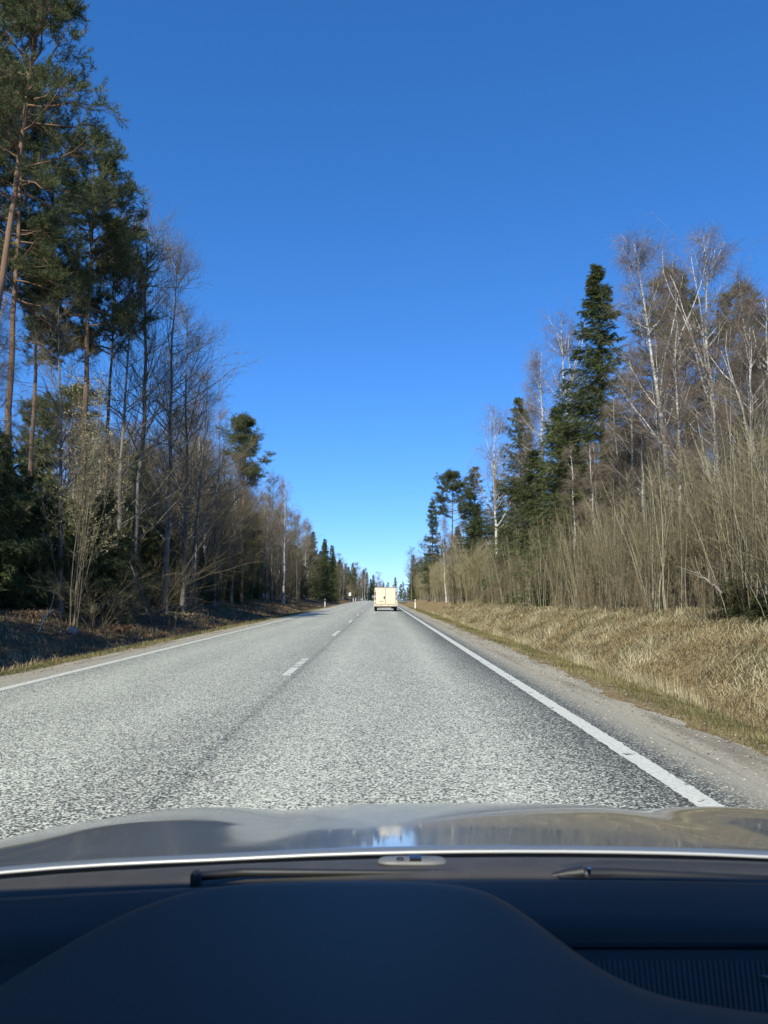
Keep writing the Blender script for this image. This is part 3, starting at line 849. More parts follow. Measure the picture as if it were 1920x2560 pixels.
def join_copies(name, src, places, mat):
    g = Geo()
    V0 = np.empty(len(src.vertices) * 3, np.float32); src.vertices.foreach_get('co', V0); V0 = V0.reshape(-1, 3)
    nl = len(src.loops); L0 = np.empty(nl, np.int32); src.loops.foreach_get('vertex_index', L0)
    k_ = len(src.polygons[0].vertices); Q = L0.reshape(-1, k_)
    r0 = np.empty(len(V0), np.float32); src.attributes['rnd'].data.foreach_get('value', r0)
    for (x, y, z, s, a) in places:
        c, s_ = math.cos(a), math.sin(a)
        v = V0 @ np.array([[c, s_, 0], [-s_, c, 0], [0, 0, 1]]) * s + np.array([x, y, z])
        g.add(v, Q if k_ == 4 else None, Q if k_ == 3 else None, r0)
    return g
def lod_shrub(nst=7, h=5.5):
    gs, gc = Geo(), Geo(); Ps, Rs = [], []
    for i in range(nst):
        a = rng.random() * 6.28; hh = h * (0.6 + 0.45 * rng.random())
        P, Rd = trunk_line(hh, 0.0024 * hh + 0.007, 5, lean=(math.cos(a) * 0.16, math.sin(a) * 0.16), wig=0.06, taper=0.25, flare=1.1)
        P[0, :, 0] += math.cos(a) * 0.9 * rng.random(); P[0, :, 1] += math.sin(a) * 0.9 * rng.random()
        Ps.append(P); Rs.append(Rd)
    P0 = np.concatenate(Ps); tubes(gs, P0, np.concatenate(Rs), 3)
    blades(gc, P0, 75, 0.75, 0.020, spread=0.65, t0=0.2, up=0.35)
    return gs, gc
gs, gc = lod_shrub()
src_a = gs.mesh('far_stem', M['olive_stem']); src_b = gc.mesh('far_twigs', M['olive_twig'])
pl = []
for i in range(430):
    y = 74 + 170 * rng.random() ** 1.2; u = 8.4 + 4.2 * rng.random(); x = u + float(xc(y))
    pl.append((x, y, gz(x, y) - 0.05, 0.72 + 0.45 * rng.random(), rng.random() * 6.28))
th = obj('bare_thicket', join_copies('t', src_a, pl, None).mesh('bare_thicket', M['olive_stem'])); tag(th, 'far stretch of olive-brown bare thicket along the right forest edge', 'thicket', kind='stuff')
th2 = obj('crown', join_copies('t', src_b, pl, None).mesh('bare_thicket_twigs', M['olive_twig']), th); th2['kind'] = 'stuff'

pl = []
for i in range(150):
    y = 15 + 66 * rng.random(); u = 10.2 + 5.5 * rng.random()
    pl.append((u, y, gz(u, y) - 0.03, 0.72 + 0.35 * rng.random(), rng.random() * 6.28))
th = obj('bare_thicket', join_copies('t', src_a, pl, None).mesh('bare_thicket', M['olive_stem'])); tag(th, 'inner stems of the olive-brown thicket between the near saplings', 'thicket', kind='stuff')
th2 = obj('crown', join_copies('t', src_b, pl, None).mesh('bare_thicket_twigs', M['olive_twig']), th); th2['kind'] = 'stuff'
pl = []
for i in range(230):
    y = 13 + 75 * rng.random() ** 1.3; u = 8.5 + 3.2 * rng.random()
    pl.append((u, y, gz(u, y) - 0.03, 0.12 + 0.22 * rng.random(), rng.random() * 6.28))
th = obj('undergrowth', join_copies('t', src_a, pl, None).mesh('undergrowth', M['grey_twig'])); tag(th, 'low brown scrub at the foot of the right thicket', 'undergrowth', kind='stuff')
th2 = obj('crown', join_copies('t', src_b, pl, None).mesh('undergrowth_twigs', M['grey_twig']), th); th2['kind'] = 'stuff'
pl = []
for i in range(230):
    y = 27 + 240 * rng.random() ** 1.4; u = -13.0 - 4.0 * rng.random(); x = u + float(xc(y))
    pl.append((x, y, gz(x, y) - 0.05, 0.6 + 0.45 * rng.random(), rng.random() * 6.28))
th = obj('undergrowth', join_copies('t', src_a, pl, None).mesh('undergrowth', M['grey_twig'])); tag(th, 'grey-brown bare undergrowth along the foot of the left forest', 'undergrowth', kind='stuff')
th2 = obj('crown', join_copies('t', src_b, pl, None).mesh('undergrowth_twigs', M['grey_twig']), th); th2['kind'] = 'stuff'

# the woods behind the rows of single trees and beyond the end of the road, one mass
def lod_spruce(h):
    g = Geo(); n = 110
    P0, R0 = trunk_line(h, 0.1, 5, wig=0.01); tubes(g, P0, R0, 4)
    t = 0.06 + 0.92 * rng.random(n)
    L = (h * 0.17 * (1 - t) ** 0.8 + 0.25) * U(0.6, 1.2, n)
    P1, R1 = grow(P0, R0, np.zeros(n, int), t, R(60) + R(45) * (1 - t), L, 4, np.full(n, 0.01), bend=0.1, wig=0.06)
    blades(g, P1, 11, 0.46, 0.18, spread=0.7, t0=0.1, up=-0.1)
    return g
def wood(name, n, pos, hr, label):
    protos = [lod_spruce(12), lod_spruce(12), lod_spruce(12)]
    G = Geo()
    for i in range(n):
        x, y = pos(); p_ = protos[i % 3]
        k = (hr[0] + (hr[1] - hr[0]) * rng.random()) / 12
        a = rng.random() * 6.28; c, s_ = math.cos(a), math.sin(a)
        M_ = np.array([[c, s_, 0], [-s_, c, 0], [0, 0, 1]]) * k
        z = gz(x, y); off = G.n
        for v, r in zip(p_.v, p_.r):
            G.v.append((v @ M_ + np.array([x, y, z])).astype(np.float32)); G.r.append(np.clip(r * 0.7 + 0.3 * rng.random(), 0, 1).astype(np.float32)); G.n += len(v)
        for q in p_.q: G.q.append(q + off)
        for t in p_.t: G.t.append(t + off)
    tag(obj(name, G.mesh(name, M['spruce_needle'])), label, 'forest', kind='stuff')
def side(s, u0, u1, y0, y1):
    def f():
        y = y0 + (y1 - y0) * rng.random(); return s * (u0 + (u1 - u0) * rng.random()) + float(xc(y)), y
    return f
wood('forest', 50, side(-1, 24, 60, 30, 340), (9, 13), 'dark conifer wood deep behind the left treeline')
wood('forest', 50, side(1, 25, 60, 30, 340), (9, 13), 'dark conifer wood deep behind the right treeline')
wood('forest', 150, lambda: (-60 + 130 * rng.random(), 345 + 60 * rng.random()), (6.5, 10), 'far dark wood closing the view where the road ends')

wood('forest', 40, lambda: (-8 + 30 * rng.random(), 318 + 30 * rng.random()), (5.5, 8), 'dark wood straight behind the van at the end of the road')

# little spruces and scrub at the foot of the thicket
SG = 'small green spruces at the foot of the right thicket'
for px, py, Y, h in ((1330, 1510, 44, 0.8), (1240, 1506, 55, 1.0), (1262, 1500, 52, 0.8), (1560, 1520, 31, 0.7), (1180, 1505, 66, 1.0)):
    x, _ = at(px, py, Y)
    add_tree(YOUNG[int(rng.integers(2))], max(9.3, x), Y, h, 'small green spruce bush at the foot of the right-hand thicket', 'spruce bush', SG, sx=2.3, lean=(rng.normal(0, 0.15), rng.normal(0, 0.15)))
add_tree(YOUNG[0], 9.3, 19.2, 0.9, 'largest spruce bush on the right bank beside the fallen pale log', 'spruce bush', sx=2.5, lean=(0.12, 0.1))
add_tree(YOUNG[1], 9.6, 20.3, 1.1, 'spruce bush behind the fallen pale log on the right bank', 'spruce bush', sx=2.2, lean=(-0.2, 0.0))
add_tree(YOUNG[1], 9.7, 17.6, 0.9, 'spruce bush at the right picture edge above the lowest one', 'spruce bush', sx=2.6, lean=(0.1, -0.2))
add_tree(YOUNG[1], 8.9, 17.6, 0.7, 'spruce bush lowest on the right bank at the picture edge', 'spruce bush', sx=2.4, lean=(-0.15, 0.1))

# ------------------------------------------------------------------ grasses
def grass(name, N, ur, yr_, hr, lean, wd, mat, label, power=1.6, zoff=0.0, dirang=None, clump=0.0, keep=None, kindcat='grass', spread=1.2, tame=None):
    y = yr_[0] + (yr_[1] - yr_[0]) * rng.random(N) ** power
    u = ur[0] + (ur[1] - ur[0]) * rng.random(N)
    if clump:
        c = rng.integers(0, max(8, N // 40), N)
        cy = rng.normal(0, clump, c.max() + 1)
        u = np.clip(u, min(ur), max(ur))
    x = u + xc(y)
    if keep is not None:
        m = keep(u, y); x, y, u = x[m], y[m], u[m]; N = len(x)
    z = ground_z(x, y) + zoff
    patch = 0.5 + 0.2 * np.sin(1.6 * x + 2.3 * np.sin(0.55 * y)) + 0.2 * np.sin(1.15 * y + 2.0 * np.sin(1.6 * x)) + 0.2 * np.sin(4.3 * x + 1.0) * np.sin(3.1 * y)
    h = (hr[0] + (hr[1] - hr[0]) * rng.random(N)) * (0.55 + 0.8 * np.clip(patch, 0, 1))
    if tame is not None: h = h * tame(u)
    # neighbouring blades lie the same way
    fa = 2.2 * np.sin(1.9 * x + 1.1 * y) + 2.0 * np.cos(1.3 * y - 2.3 * x) + 1.2 * np.sin(3.7 * x + 2.9 * y) + (0 if dirang is None else dirang)
    a = fa + rng.normal(0, spread, N)
    ln = np.clip(lean + rng.normal(0, 0.32, N), 0.05, 1.75)
    d = np.stack([np.cos(a), np.sin(a), np.zeros(N)], 1)
    p0 = np.stack([x, y, z - 0.02], 1)
    up = np.array([0, 0, 1.0])
    e1 = (np.sin(ln * 0.5)[:, None] * d + np.cos(ln * 0.5)[:, None] * up) * (h * 0.5)[:, None]
    e2 = (np.sin(ln * 1.35)[:, None] * d + np.cos(ln * 1.35)[:, None] * up) * (h * 0.5)[:, None]
    s = np.stack([-np.sin(a + rng.normal(0, 0.6, N)), np.cos(a), np.zeros(N)], 1)
    w = (wd * (0.6 + 0.8 * rng.random(N)) * (1 + y / 30.0))[:, None] * 0.5
    v = np.stack([p0 - s * w, p0 + s * w, p0 + e1 + s * w * 0.7, p0 + e1 - s * w * 0.7, p0 + e1 + e2], 1)
    b = (np.arange(N) * 5)[:, None]
    q = b + np.array([[0, 1, 2, 3]]); t = b + np.array([[3, 2, 4]])
    r = np.clip(0.55 * rng.random(N) + 0.55 * patch - 0.05, 0, 1)
    g = Geo(); g.add(v, q, t, np.repeat(r, 5))
    return tag(obj(name, g.mesh(name, mat)), label, kindcat, kind='stuff')

grass('dry_grass', 98000, (4.35, 10.0), (5.5, 85), (0.12, 0.50), 1.5, 0.008, M['dry_grass'], 'tangled straw-coloured dry grass covering the right roadside bank', power=1.7, tame=lambda u: np.where(u < 5.7, 0.45, 1.0))
grass('dry_grass', 26000, (4.15, 4.75), (6, 70), (0.12, 0.34), 0.35, 0.007, M['dry_grass'], 'upright dry grass fringe along the edge of the right ditch', power=1.6)
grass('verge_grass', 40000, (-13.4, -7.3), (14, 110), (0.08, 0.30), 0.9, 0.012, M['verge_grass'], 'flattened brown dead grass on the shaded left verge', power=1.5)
grass('lying_straw', 16000, (5.6, 9.8), (6, 60), (0.30, 0.65), 1.7, 0.009, M['dry_grass'], 'long pale straws lying flat over the right bank', power=1.6, spread=0.9)
def weed_keep(u, y):
    n = np.sin(1.7 * u + 2.0 * np.sin(0.5 * y)) + np.sin(0.9 * y + 2.4 * np.sin(1.1 * u)) + np.sin(3.3 * u - 1.9 * y)
    return n > 1.35
grass('weeds', 30000, (4.6, 9.6), (6, 60), (0.10, 0.30), 0.7, 0.012, M['weed'], 'scattered dark green weeds in the dry grass of the right bank', power=1.5, keep=weed_keep)
ed = lambda lo: (lambda u, y: rng.random(len(u)) < np.clip((np.abs(u) - lo) / 0.35, 0.03, 1))
grass('short_grass', 50000, (3.0, 4.4), (4.5, 90), (0.03, 0.09), 0.5, 0.007, M['short_grass'], 'short olive grass strip between the right gravel shoulder and ditch', power=1.7, zoff=0.015, keep=ed(3.1))
grass('short_grass', 40000, (-7.6, -5.9), (9, 110), (0.04, 0.13), 0.5, 0.009, M['short_grass'], 'short olive grass strip along the left gravel shoulder', power=1.5, zoff=0.015, keep=ed(6.0))

def pebbles(name, N, ur, yr_, label):
    y = yr_[0] + (yr_[1] - yr_[0]) * rng.random(N) ** 1.6; u = ur[0] + (ur[1] - ur[0]) * rng.random(N)
    z = np.where((u > -5.5) & (u < 2.5), 0.0, ground_z(u, y) + 0.012)
    sz = (0.003 + 0.008 * rng.random(N) ** 3)[:, None] * (1 + y / 25.0)[:, None]
    o = np.array([[1, 0, 0], [0, 1, 0], [-1, 0, 0], [0, -1, 0], [0, 0, 0.8], [0, 0, -0.8]], float)
    v = np.stack([u, y, z], 1)[:, None] + sz[:, None] * (o[None] * (0.6 + 0.8 * rng.random((N, 6, 1))))
    f = np.array([[0, 1, 4], [1, 2, 4], [2, 3, 4], [3, 0, 4], [1, 0, 5], [2, 1, 5], [3, 2, 5], [0, 3, 5]])
    g = Geo(); g.add(v, None, ((np.arange(N) * 6)[:, None, None] + f[None]).reshape(-1, 3), np.repeat(rng.random(N), 6))
    tag(obj(name, g.mesh(name, M['pebble'], False)), label, 'gravel', kind='stuff')
M['pebble'] = foliage('pebble', [(0.0, (0.10, 0.09, 0.075)), (0.5, (0.28, 0.245, 0.19)), (1.0, (0.46, 0.41, 0.33))])
pebbles('loose_gravel', 5000, (2.25, 3.45), (4, 40), 'loose gravel stones on the right shoulder')
pebbles('loose_gravel', 2500, (-6.4, -5.3), (8, 45), 'loose gravel stones on the left shoulder')

# ------------------------------------------------------------------ roadside things
def stone(name, loc, size, mat, seed, label, cat):
    g = Geo(); r2 = np.random.default_rng(seed)
    n, m = 14, 20
    th_, ph_ = np.meshgrid(np.linspace(0, math.pi, n), np.linspace(0, 2 * math.pi, m, endpoint=False), indexing='ij')
    d = np.stack([np.sin(th_) * np.cos(ph_), np.sin(th_) * np.sin(ph_), np.cos(th_)], -1)
    k = r2.normal(0, 1.6, (6, 3)); ph = r2.random(6) * 6.28
    rr = 1 + sum(0.05 * np.sin(d @ k[i] + ph[i]) for i in range(6))
    v = d * rr[..., None] * np.array(size)
    i = np.arange(n * m).reshape(n, m); j = np.roll(i, -1, 1)
    q = np.stack([i[:-1], i[1:], j[1:], j[:-1]], -1).reshape(-1, 4)
    g.add(v, q)
    return tag(obj(name, g.mesh(name, mat), None, loc), label, cat)
x, _ = at(182, 1581, 26)
stone('boulder', (x, 26, gz(x, 26) + 0.10), (0.19, 0.17, 0.165), plain('pink_granite', (0.30, 0.215, 0.18), 0.85, var=0.35, scale=9, bump=0.5), 3, 'round pinkish boulder lying in the grass on the left verge', 'boulder')

def log(name, p0, p1, r0, r1, mat, label):
    g = Geo(); p0 = Vector(p0); p1 = Vector(p1)
    t = np.linspace(0, 1, 9)
    P = np.array([list(p0.lerp(p1, a)) for a in t]); P[1:-1] += rng.normal(0, 0.012, (7, 3))
    o = Vector(P[0]); P = P - np.array(o)
    tubes(g, P, np.linspace(r0, r1, 9), 8, cap=True)
    ns = 7
    P1, R1 = grow(P[None], np.linspace(r0, r1, 9)[None], np.zeros(ns, int), U(0.3, 1, ns), U(0.5, 1.1, ns), U(0.25, 0.8, ns), 4, np.full(ns, 0.012), wig=0.1)
    tubes(g, P1, R1, 4)
    return tag(obj(name, g.mesh(name, mat), None, o), label, 'log')
pale_wood = plain('dead_wood', (0.33, 0.29, 0.23), 0.85, var=0.3, scale=14, bump=0.3)
a = at(1805, 1480, 19.5); b_ = at(1740, 1428, 20.5)
log('fallen_log', (a[0], 19.5, a[1]), (b_[0], 20.5, b_[1]), 0.03, 0.02, pale_wood, 'pale fallen log leaning on the saplings above the right bank')
a = at(402, 1500, 27.5); b_ = at(325, 1405, 30)
log('leaning_trunk', (a[0], 27.5, gz(a[0], 27.5)), (b_[0], 30, b_[1]), 0.04, 0.025, plain('dark_wood', (0.07, 0.06, 0.045), 0.85, var=0.3, scale=12, bump=0.3), 'dead trunk leaning into the dark left forest')
a = at(97, 1557, 24); b_ = at(128, 1520, 25)
log('broken_branch', (a[0], 24, gz(a[0], 24) + 0.03), (b_[0], 25, b_[1]), 0.03, 0.018, pale_wood, 'pale broken branch slanting up from the left verge')

def reed(px, py, Y, n, h, label):
    x, _ = at(px, py, Y)
    g1, g2 = Geo(), Geo()
    for i in range(n):
        P, Rd = trunk_line(h * (0.75 + 0.3 * rng.random()), 0.010, 6, lean=(rng.normal(0.12, 0.06), rng.normal(0, 0.06)), wig=0.03, taper=0.5)
        P[0, :, 0] += rng.normal(0, 0.22); P[0, :, 1] += rng.normal(0, 0.3)
        tubes(g1, P, Rd, 4)
        blades(g2, P[:, -2:], 50, 0.13, 0.02, spread=0.5)
        blades(g1, P[:, 1:4], 3, 0.35, 0.02, spread=0.5)
    e = empty('reed_clump', (x, Y, gz(x, Y)))
    obj('stem', g1.mesh('reed_stem', M['verge_grass']), e); obj('seed_head', g2.mesh('reed_head', M['dry_grass']), e)['kind'] = 'stuff'
    tag(e, label, 'reeds')
reed(425, 1530, 30, 5, 1.35, 'dry reeds with feathery heads standing on the left verge beside the shade')
reed(228, 1540, 27, 4, 1.2, 'faint dry reeds in deep shade behind the boulder')
# rust-brown dead bracken heaps
for px, py, Y, lb in ((90, 1500, 26.5, 'heap of rust-brown dead fern at the far left forest edge'), (300, 1532, 30, 'low heap of pale dead fern left of the reeds'), (385, 1540, 32, 'rust-tinted dead fern beside the reeds')):
    x, _ = at(px, py, Y)
    n = 60; P = np.zeros((n, 4, 3)); aa = rng.random(n) * 6.28; l = U(0.3, 0.9, n)
    for j in range(4):
        P[:, j, 0] = np.cos(aa) * l * j / 3; P[:, j, 1] = np.sin(aa) * l * j / 3; P[:, j, 2] = 0.32 * np.sin(j / 3 * 2.4) * l
    g = Geo(); tubes(g, P, np.full((n, 4), 0.006), 3); blades(g, P, 14, 0.14, 0.03, spread=0.9)
    tag(obj('dead_fern', g.mesh('dead_fern', M['rust_leaf']), None, (x, Y, gz(x, Y))), lb, 'fern')

post_white = plain('post_white', (0.72, 0.71, 0.68), 0.5, var=0.06)
post_black = plain('post_black', (0.03, 0.03, 0.03), 0.5)
reflector = plain('reflector', (0.75, 0.75, 0.75), 0.2)
def post(x, y, label, h=1.0):
    e = empty('delineator_post', (x, y, gz(x, y) - 0.05))
    def ring(z, w, d): return [(-w, -d, z), (w, -d, z), (w, d, z), (0, d * 1.6, z), (-w, d, z)]
    def pris(z0, z1, w, d, sl=0.0):
        g = Geo(); lo = ring(z0, w, d); hi = ring(z1, w, d)
        hi = [(a, b, c + (sl if b > 0 else 0)) for a, b, c in hi]
        g.add(lo + hi, [(i, (i + 1) % 5, 5 + (i + 1) % 5, 5 + i) for i in range(5)], [(5, 6, 7), (5, 7, 8), (5, 8, 9)])
        return g
    H = h + 0.05
    obj('post_body', pris(0, H - 0.30, 0.06, 0.045).mesh('post_body', post_white, False), e)
    obj('black_band', pris(H - 0.298, H - 0.14, 0.061, 0.046).mesh('black_band', post_black, False), e)
    obj('post_top', pris(H - 0.138, H, 0.06, 0.045, -0.04).mesh('post_top', post_white, False), e)
    g = Geo(); g.box(-0.025, 0.025, -0.052, -0.047, H - 0.27, H - 0.17)
    obj('reflector', g.mesh('reflector', reflector, False), e)
    tag(e, label, 'road post')
post(3.68, 82, 'white roadside post with black band on the right grass edge near the van')
post(-6.35, 87, 'nearest white roadside post on the left verge')
post(at(883, 1500, 179)[0], 179, 'left one of two close roadside posts right of the white sign')
post(at(888.5, 1500, 205)[0], 205, 'right one of two close roadside posts right of the white sign')
post(at(907, 1500, 225)[0], 225, 'far roadside post left of the bright birch trunk')
post(at(914, 1500, 238)[0], 238, 'farthest roadside post at the foot of the bright birch trunk')

galv = plain('galvanised', (0.35, 0.36, 0.37), 0.45, metal=0.6)
sign_white = plain('sign_white', (0.80, 0.80, 0.78), 0.4, var=0.03)
def road_sign(x, y, w, h, zc_, label):
    z0 = gz(x, y)
    e = empty('road_sign', (x, y, z0))
    g = Geo(); tubes(g, np.array([(0, 0.03, -0.2), (0, 0.03, zc_ + h / 2 - 0.05)]), np.array([0.035, 0.035]), 8, cap=True)
    obj('pole', g.mesh('sign_pole', galv), e)
    g = Geo(); g.box(-w / 2, w / 2, -0.03, -0.01, zc_ - h / 2, zc_ + h / 2)
    bevel(obj('sign_panel', g.mesh('sign_panel', sign_white, False), e), 0.006)
    g = Geo(); 
    for dz in (-h * 0.25, h * 0.25): g.box(-w * 0.4, w * 0.4, -0.008, 0.006, zc_ + dz - 0.02, zc_ + dz + 0.02)
    obj('bracket', g.mesh('sign_bracket', galv, False), e)
    tag(e, label, 'road sign')
xs, zs = at(874.7, 1485.5, 200)
road_sign(xs, 200, 0.58, 0.80, zs - gz(xs, 200), 'white rectangular road sign on a thin pole far left of the van')
xs, zs = at(932.5, 1489.6, 236)
road_sign(xs, 236, 0.62, 0.34, zs - gz(xs, 236), 'small white sign plate just left of the van')

# utility pole
xs, zs = at(1073, 1336, 148)
e = empty('utility_pole', (xs, 148, gz(xs, 148)))
g = Geo(); tubes(g, np.array([(0, 0, -0.3), (0, 0, 4), (0.0, 0, zs - gz(xs, 148))]), np.array([0.16, 0.14, 0.11]), 10, cap=True)
obj('pole', g.mesh('pole', plain('old_wood', (0.40, 0.35, 0.28), 0.85, var=0.25, scale=5), True), e)
g = Geo(); g.box(-0.13, 0.13, -0.13, 0.13, zs - gz(xs, 148), zs - gz(xs, 148) + 0.03)
obj('cap', g.mesh('pole_cap', galv, False), e)
tag(e, 'plain wooden utility pole rising from the thicket beyond the van', 'utility pole')

# ------------------------------------------------------------------ the van ahead
def van(x, y):
    e = empty('van', (x, y, 0))
    wp, nt, b = mat_base('van_paint')
    tc = node(nt, 'ShaderNodeTexCoord'); no = node(nt, 'ShaderNodeTexNoise', Scale=2.2, Detail=6.0)
    nt.links.new(tc.outputs['Object'], no.inputs['Vector'])
    sx = node(nt, 'ShaderNodeSeparateXYZ'); nt.links.new(tc.outputs['Object'], sx.inputs[0])
    mr = node(nt, 'ShaderNodeMapRange'); mr.inputs[1].default_value = 1.0; mr.inputs[2].default_value = 0.35
    nt.links.new(sx.outputs['Z'], mr.inputs[0])
    mu = node(nt, 'ShaderNodeMath', operation='MULTIPLY'); nt.links.new(mr.outputs[0], mu.inputs[0]); nt.links.new(no.outputs['Fac'], mu.inputs[1])
    c = mixc(nt, (0.69, 0.615, 0.46), (0.42, 0.36, 0.26), mu.outputs[0])
    nt.links.new(c, b.inputs['Base Color']); b.inputs['Roughness'].default_value = 0.4
    blackp = plain('black_plastic', (0.02, 0.02, 0.022), 0.6)
    grime = plain('bumper_grey', (0.50, 0.44, 0.33), 0.6, var=0.2)
    red = plain('tail_red', (0.42, 0.16, 0.13), 0.25)
    tyre = plain('tyre', (0.018, 0.018, 0.018), 0.85)
    rim = plain('rim', (0.35, 0.35, 0.36), 0.4, metal=0.5)
    # body: cross sections along y (rear face at y = 0)
    def sec(w, z0, z1, n=7):
        pts = []
        rr = 0.20
        pts += [(-w, z0), (-w, z0 + 0.35), (-w * 1.0, 0.95), (-w * 0.965, z1 - rr * 1.3)]
        for k_ in range(n):
            a = math.pi - k_ / (n - 1) * math.pi / 2
            pts.append((-w * 0.95 + rr + rr * math.cos(a), z1 - rr * 0.75 + rr * 0.75 * math.sin(a)))
        return pts + [(-p, q_) for p, q_ in pts[::-1]]
    secs = [(0.0, 0.93, 0.42, 1.90), (0.06, 0.95, 0.40, 1.95), (0.5, 0.955, 0.38, 1.97), (2.6, 0.955, 0.38, 1.97), (3.2, 0.95, 0.38, 1.90), (3.9, 0.93, 0.38, 1.35), (4.7, 0.86, 0.40, 1.05), (4.8, 0.80, 0.45, 0.85)]
    g = Geo(); V = []; n = None
    for yy, w, z0, z1 in secs:
        s = sec(w, z0, z1); n = len(s)
        V += [(a, yy, c_) for a, c_ in s]
    q = [(i * n + j, i * n + j + 1, (i + 1) * n + j + 1, (i + 1) * n + j) for i in range(len(secs) - 1) for j in range(n - 1)]
    q += [(i * n + n - 1, i * n, (i + 1) * n, (i + 1) * n + n - 1) for i in range(len(secs) - 1)]
    g.add(V, q)
    o = (len(secs) - 1) * n
    c0 = np.array(V[:n]).mean(0); c1 = np.array(V[o:]).mean(0)
    g.add(V[:n] + [tuple(c0)], None, [(i, (i + 1) % n, n) for i in range(n)])
    g.add(V[o:] + [tuple(c1)], None, [((i + 1) % n, i, n) for i in range(n)])
    ob = obj('body', g.mesh('van_body', wp, True), e)
    ob.data.polygons.foreach_set('use_smooth', np.full(len(ob.data.polygons), False))
    # two rear doors with a dark gap between them
    def door(s):
        g = Geo(); xi, xo = 0.016 * s, 0.80 * s
        pts = [(xi, 0.58), (xo, 0.58), (xo, 1.0), (xo * 0.985, 1.55), (xo * 0.955, 1.79), (xo * 0.88, 1.855), (xi, 1.875)]
        v = [(a, -0.035, c_) for a, c_ in pts] + [(a, 0.0, c_) for a, c_ in pts]
        m_ = len(pts); cc = (xo * 0.5, -0.042, 1.2)
        v.append(cc)
        qs = [(i, (i + 1) % m_, m_ + (i + 1) % m_, m_ + i) for i in range(m_)]
        g.add(v, qs, [(i, (i + 1) % m_, 2 * m_) for i in range(m_)])
        d = obj('rear_door', g.mesh('rear_door', wp, False), e)
        g = Geo()
        for zz in (0.75, 1.2, 1.62): g.box(min(xo, xo + 0.03 * s), max(xo, xo + 0.03 * s), -0.05, -0.01, zz, zz + 0.09)
        obj('hinge', g.mesh('hinge', grime, False), d)
        # pressed line across the door
        g = Geo(); g.box(min(xi, xo) + 0.03, max(xi, xo) - 0.03, -0.041, -0.036, 0.86, 0.873)
        obj('crease', g.mesh('crease', grime, False), d)
        return d
    dl = door(-1); dr = door(1)
    g = Geo(); g.box(-0.03, 0.03, -0.012, -0.003, 0.575, 1.875)  # black backing for the door gap, plus painted shade along the door edges
    for s in (-1, 1):
        x0, x1 = sorted((0.795 * s, 0.835 * s)); g.box(x0, x1, -0.012, -0.003, 0.575, 1.78)
    g.box(-0.80, 0.80, -0.010, -0.002, 0.556, 0.585)
    obj('door_gap_shade', g.mesh('door_gap_shade', blackp, False), e)
    g = Geo(); g.box(-0.17, -0.06, -0.062, -0.037, 1.00, 1.22)
    bevel(obj('handle', g.mesh('handle', blackp, False), dl), 0.01)
    g = Geo(); g.box(-0.50, -0.18, -0.052, -0.04, 0.79, 0.84)
    obj('plate_recess', g.mesh('plate_recess', plain('recess', (0.32, 0.27, 0.19), 0.6), False), dl)
    for s in (-1, 1):
        g = Geo()
        x0, x1 = sorted((0.845 * s, 0.915 * s))
        g.box(x0, x1, -0.045, 0.02, 0.95, 1.58)
        tl = obj('tail_light', g.mesh('tail_light', red, False), e); bevel(tl, 0.012)
        g = Geo(); g.box(x0 + 0.004, x1 - 0.004, -0.05, -0.046, 1.12, 1.26)
        obj('lens', g.mesh('lens', plain('lens', (0.62, 0.5, 0.42), 0.25), False), tl)
        g = Geo(); x0, x1 = sorted((0.89 * s, 0.985 * s)); g.box(x0, x1, -0.09, 0.0, 0.42, 0.80)
        bevel(obj('bumper_corner', g.mesh('bumper_corner', grime, False), e), 0.03)
    g = Geo(); g.box(-0.90, 0.90, -0.12, 0.0, 0.40, 0.555)
    bp_ = obj('bumper', g.mesh('bumper', grime, False), e); bevel(bp_, 0.025)
    g = Geo(); g.box(-0.14, 0.14, -0.135, -0.121, 0.42, 0.53)
    obj('number_plate', g.mesh('number_plate', plain('plate', (0.55, 0.50, 0.40), 0.5), False), bp_)
    g = Geo(); g.box(-0.80, 0.80, 0.02, 4.4, 0.30, 0.40); g.box(-0.6, -0.5, -0.02, 0.4, 0.24, 0.31); g.box(0.45, 0.75, 0.1, 0.5, 0.22, 0.31)
    obj('underbody', g.mesh('underbody', blackp, False), e)
    for sy in (0.85, 3.95):
        for s in (-1, 1):
            g = Geo(); th_ = np.linspace(0, 2 * math.pi, 25)[:-1]
            prof = [(0.20, 0.0), (0.31, 0.0), (0.335, 0.03), (0.335, 0.185), (0.31, 0.215), (0.20, 0.215)]
            v = [(s * (0.93 - w_), r_ * math.cos(t_), 0.335 + r_ * math.sin(t_)) for r_, w_ in prof for t_ in th_]
            m_ = 24; q = [(i * m_ + j, i * m_ + (j + 1) % m_, (i + 1) % 6 * m_ + (j + 1) % m_, (i + 1) % 6 * m_ + j) for i in range(6) for j in range(m_)]
            g.add(v, q)
            w = empty('wheel', (0, sy, 0)); w.parent = e
            obj('tyre', g.mesh('tyre', tyre), w)
            g = Geo(); tubes(g, np.array([(s * 0.74, 0, 0.335), (s * 0.91, 0, 0.335)]), np.array([0.2, 0.2]), 20, cap=True)
            obj('rim', g.mesh('rim', rim), w)
    for s in (-1, 1):
        g = Geo(); x0, x1 = sorted((0.96 * s, 1.17 * s)); g.box(x0, x1, 3.35, 3.47, 1.05, 1.32)
        mo = obj('wing_mirror', g.mesh('wing_mirror', blackp, False), e); bevel(mo, 0.03)
        g = Geo(); x0, x1 = sorted((0.99 * s, 1.14 * s)); g.box(x0, x1, 3.343, 3.349, 1.08, 1.29)
        obj('mirror_glass', g.mesh('mirror_glass', plain('mirror', (0.35, 0.38, 0.4), 0.05, metal=0.9), False), mo)
    g = Geo(); g.box(-0.80, 0.80, -0.03, 0.03, 1.905, 1.935)
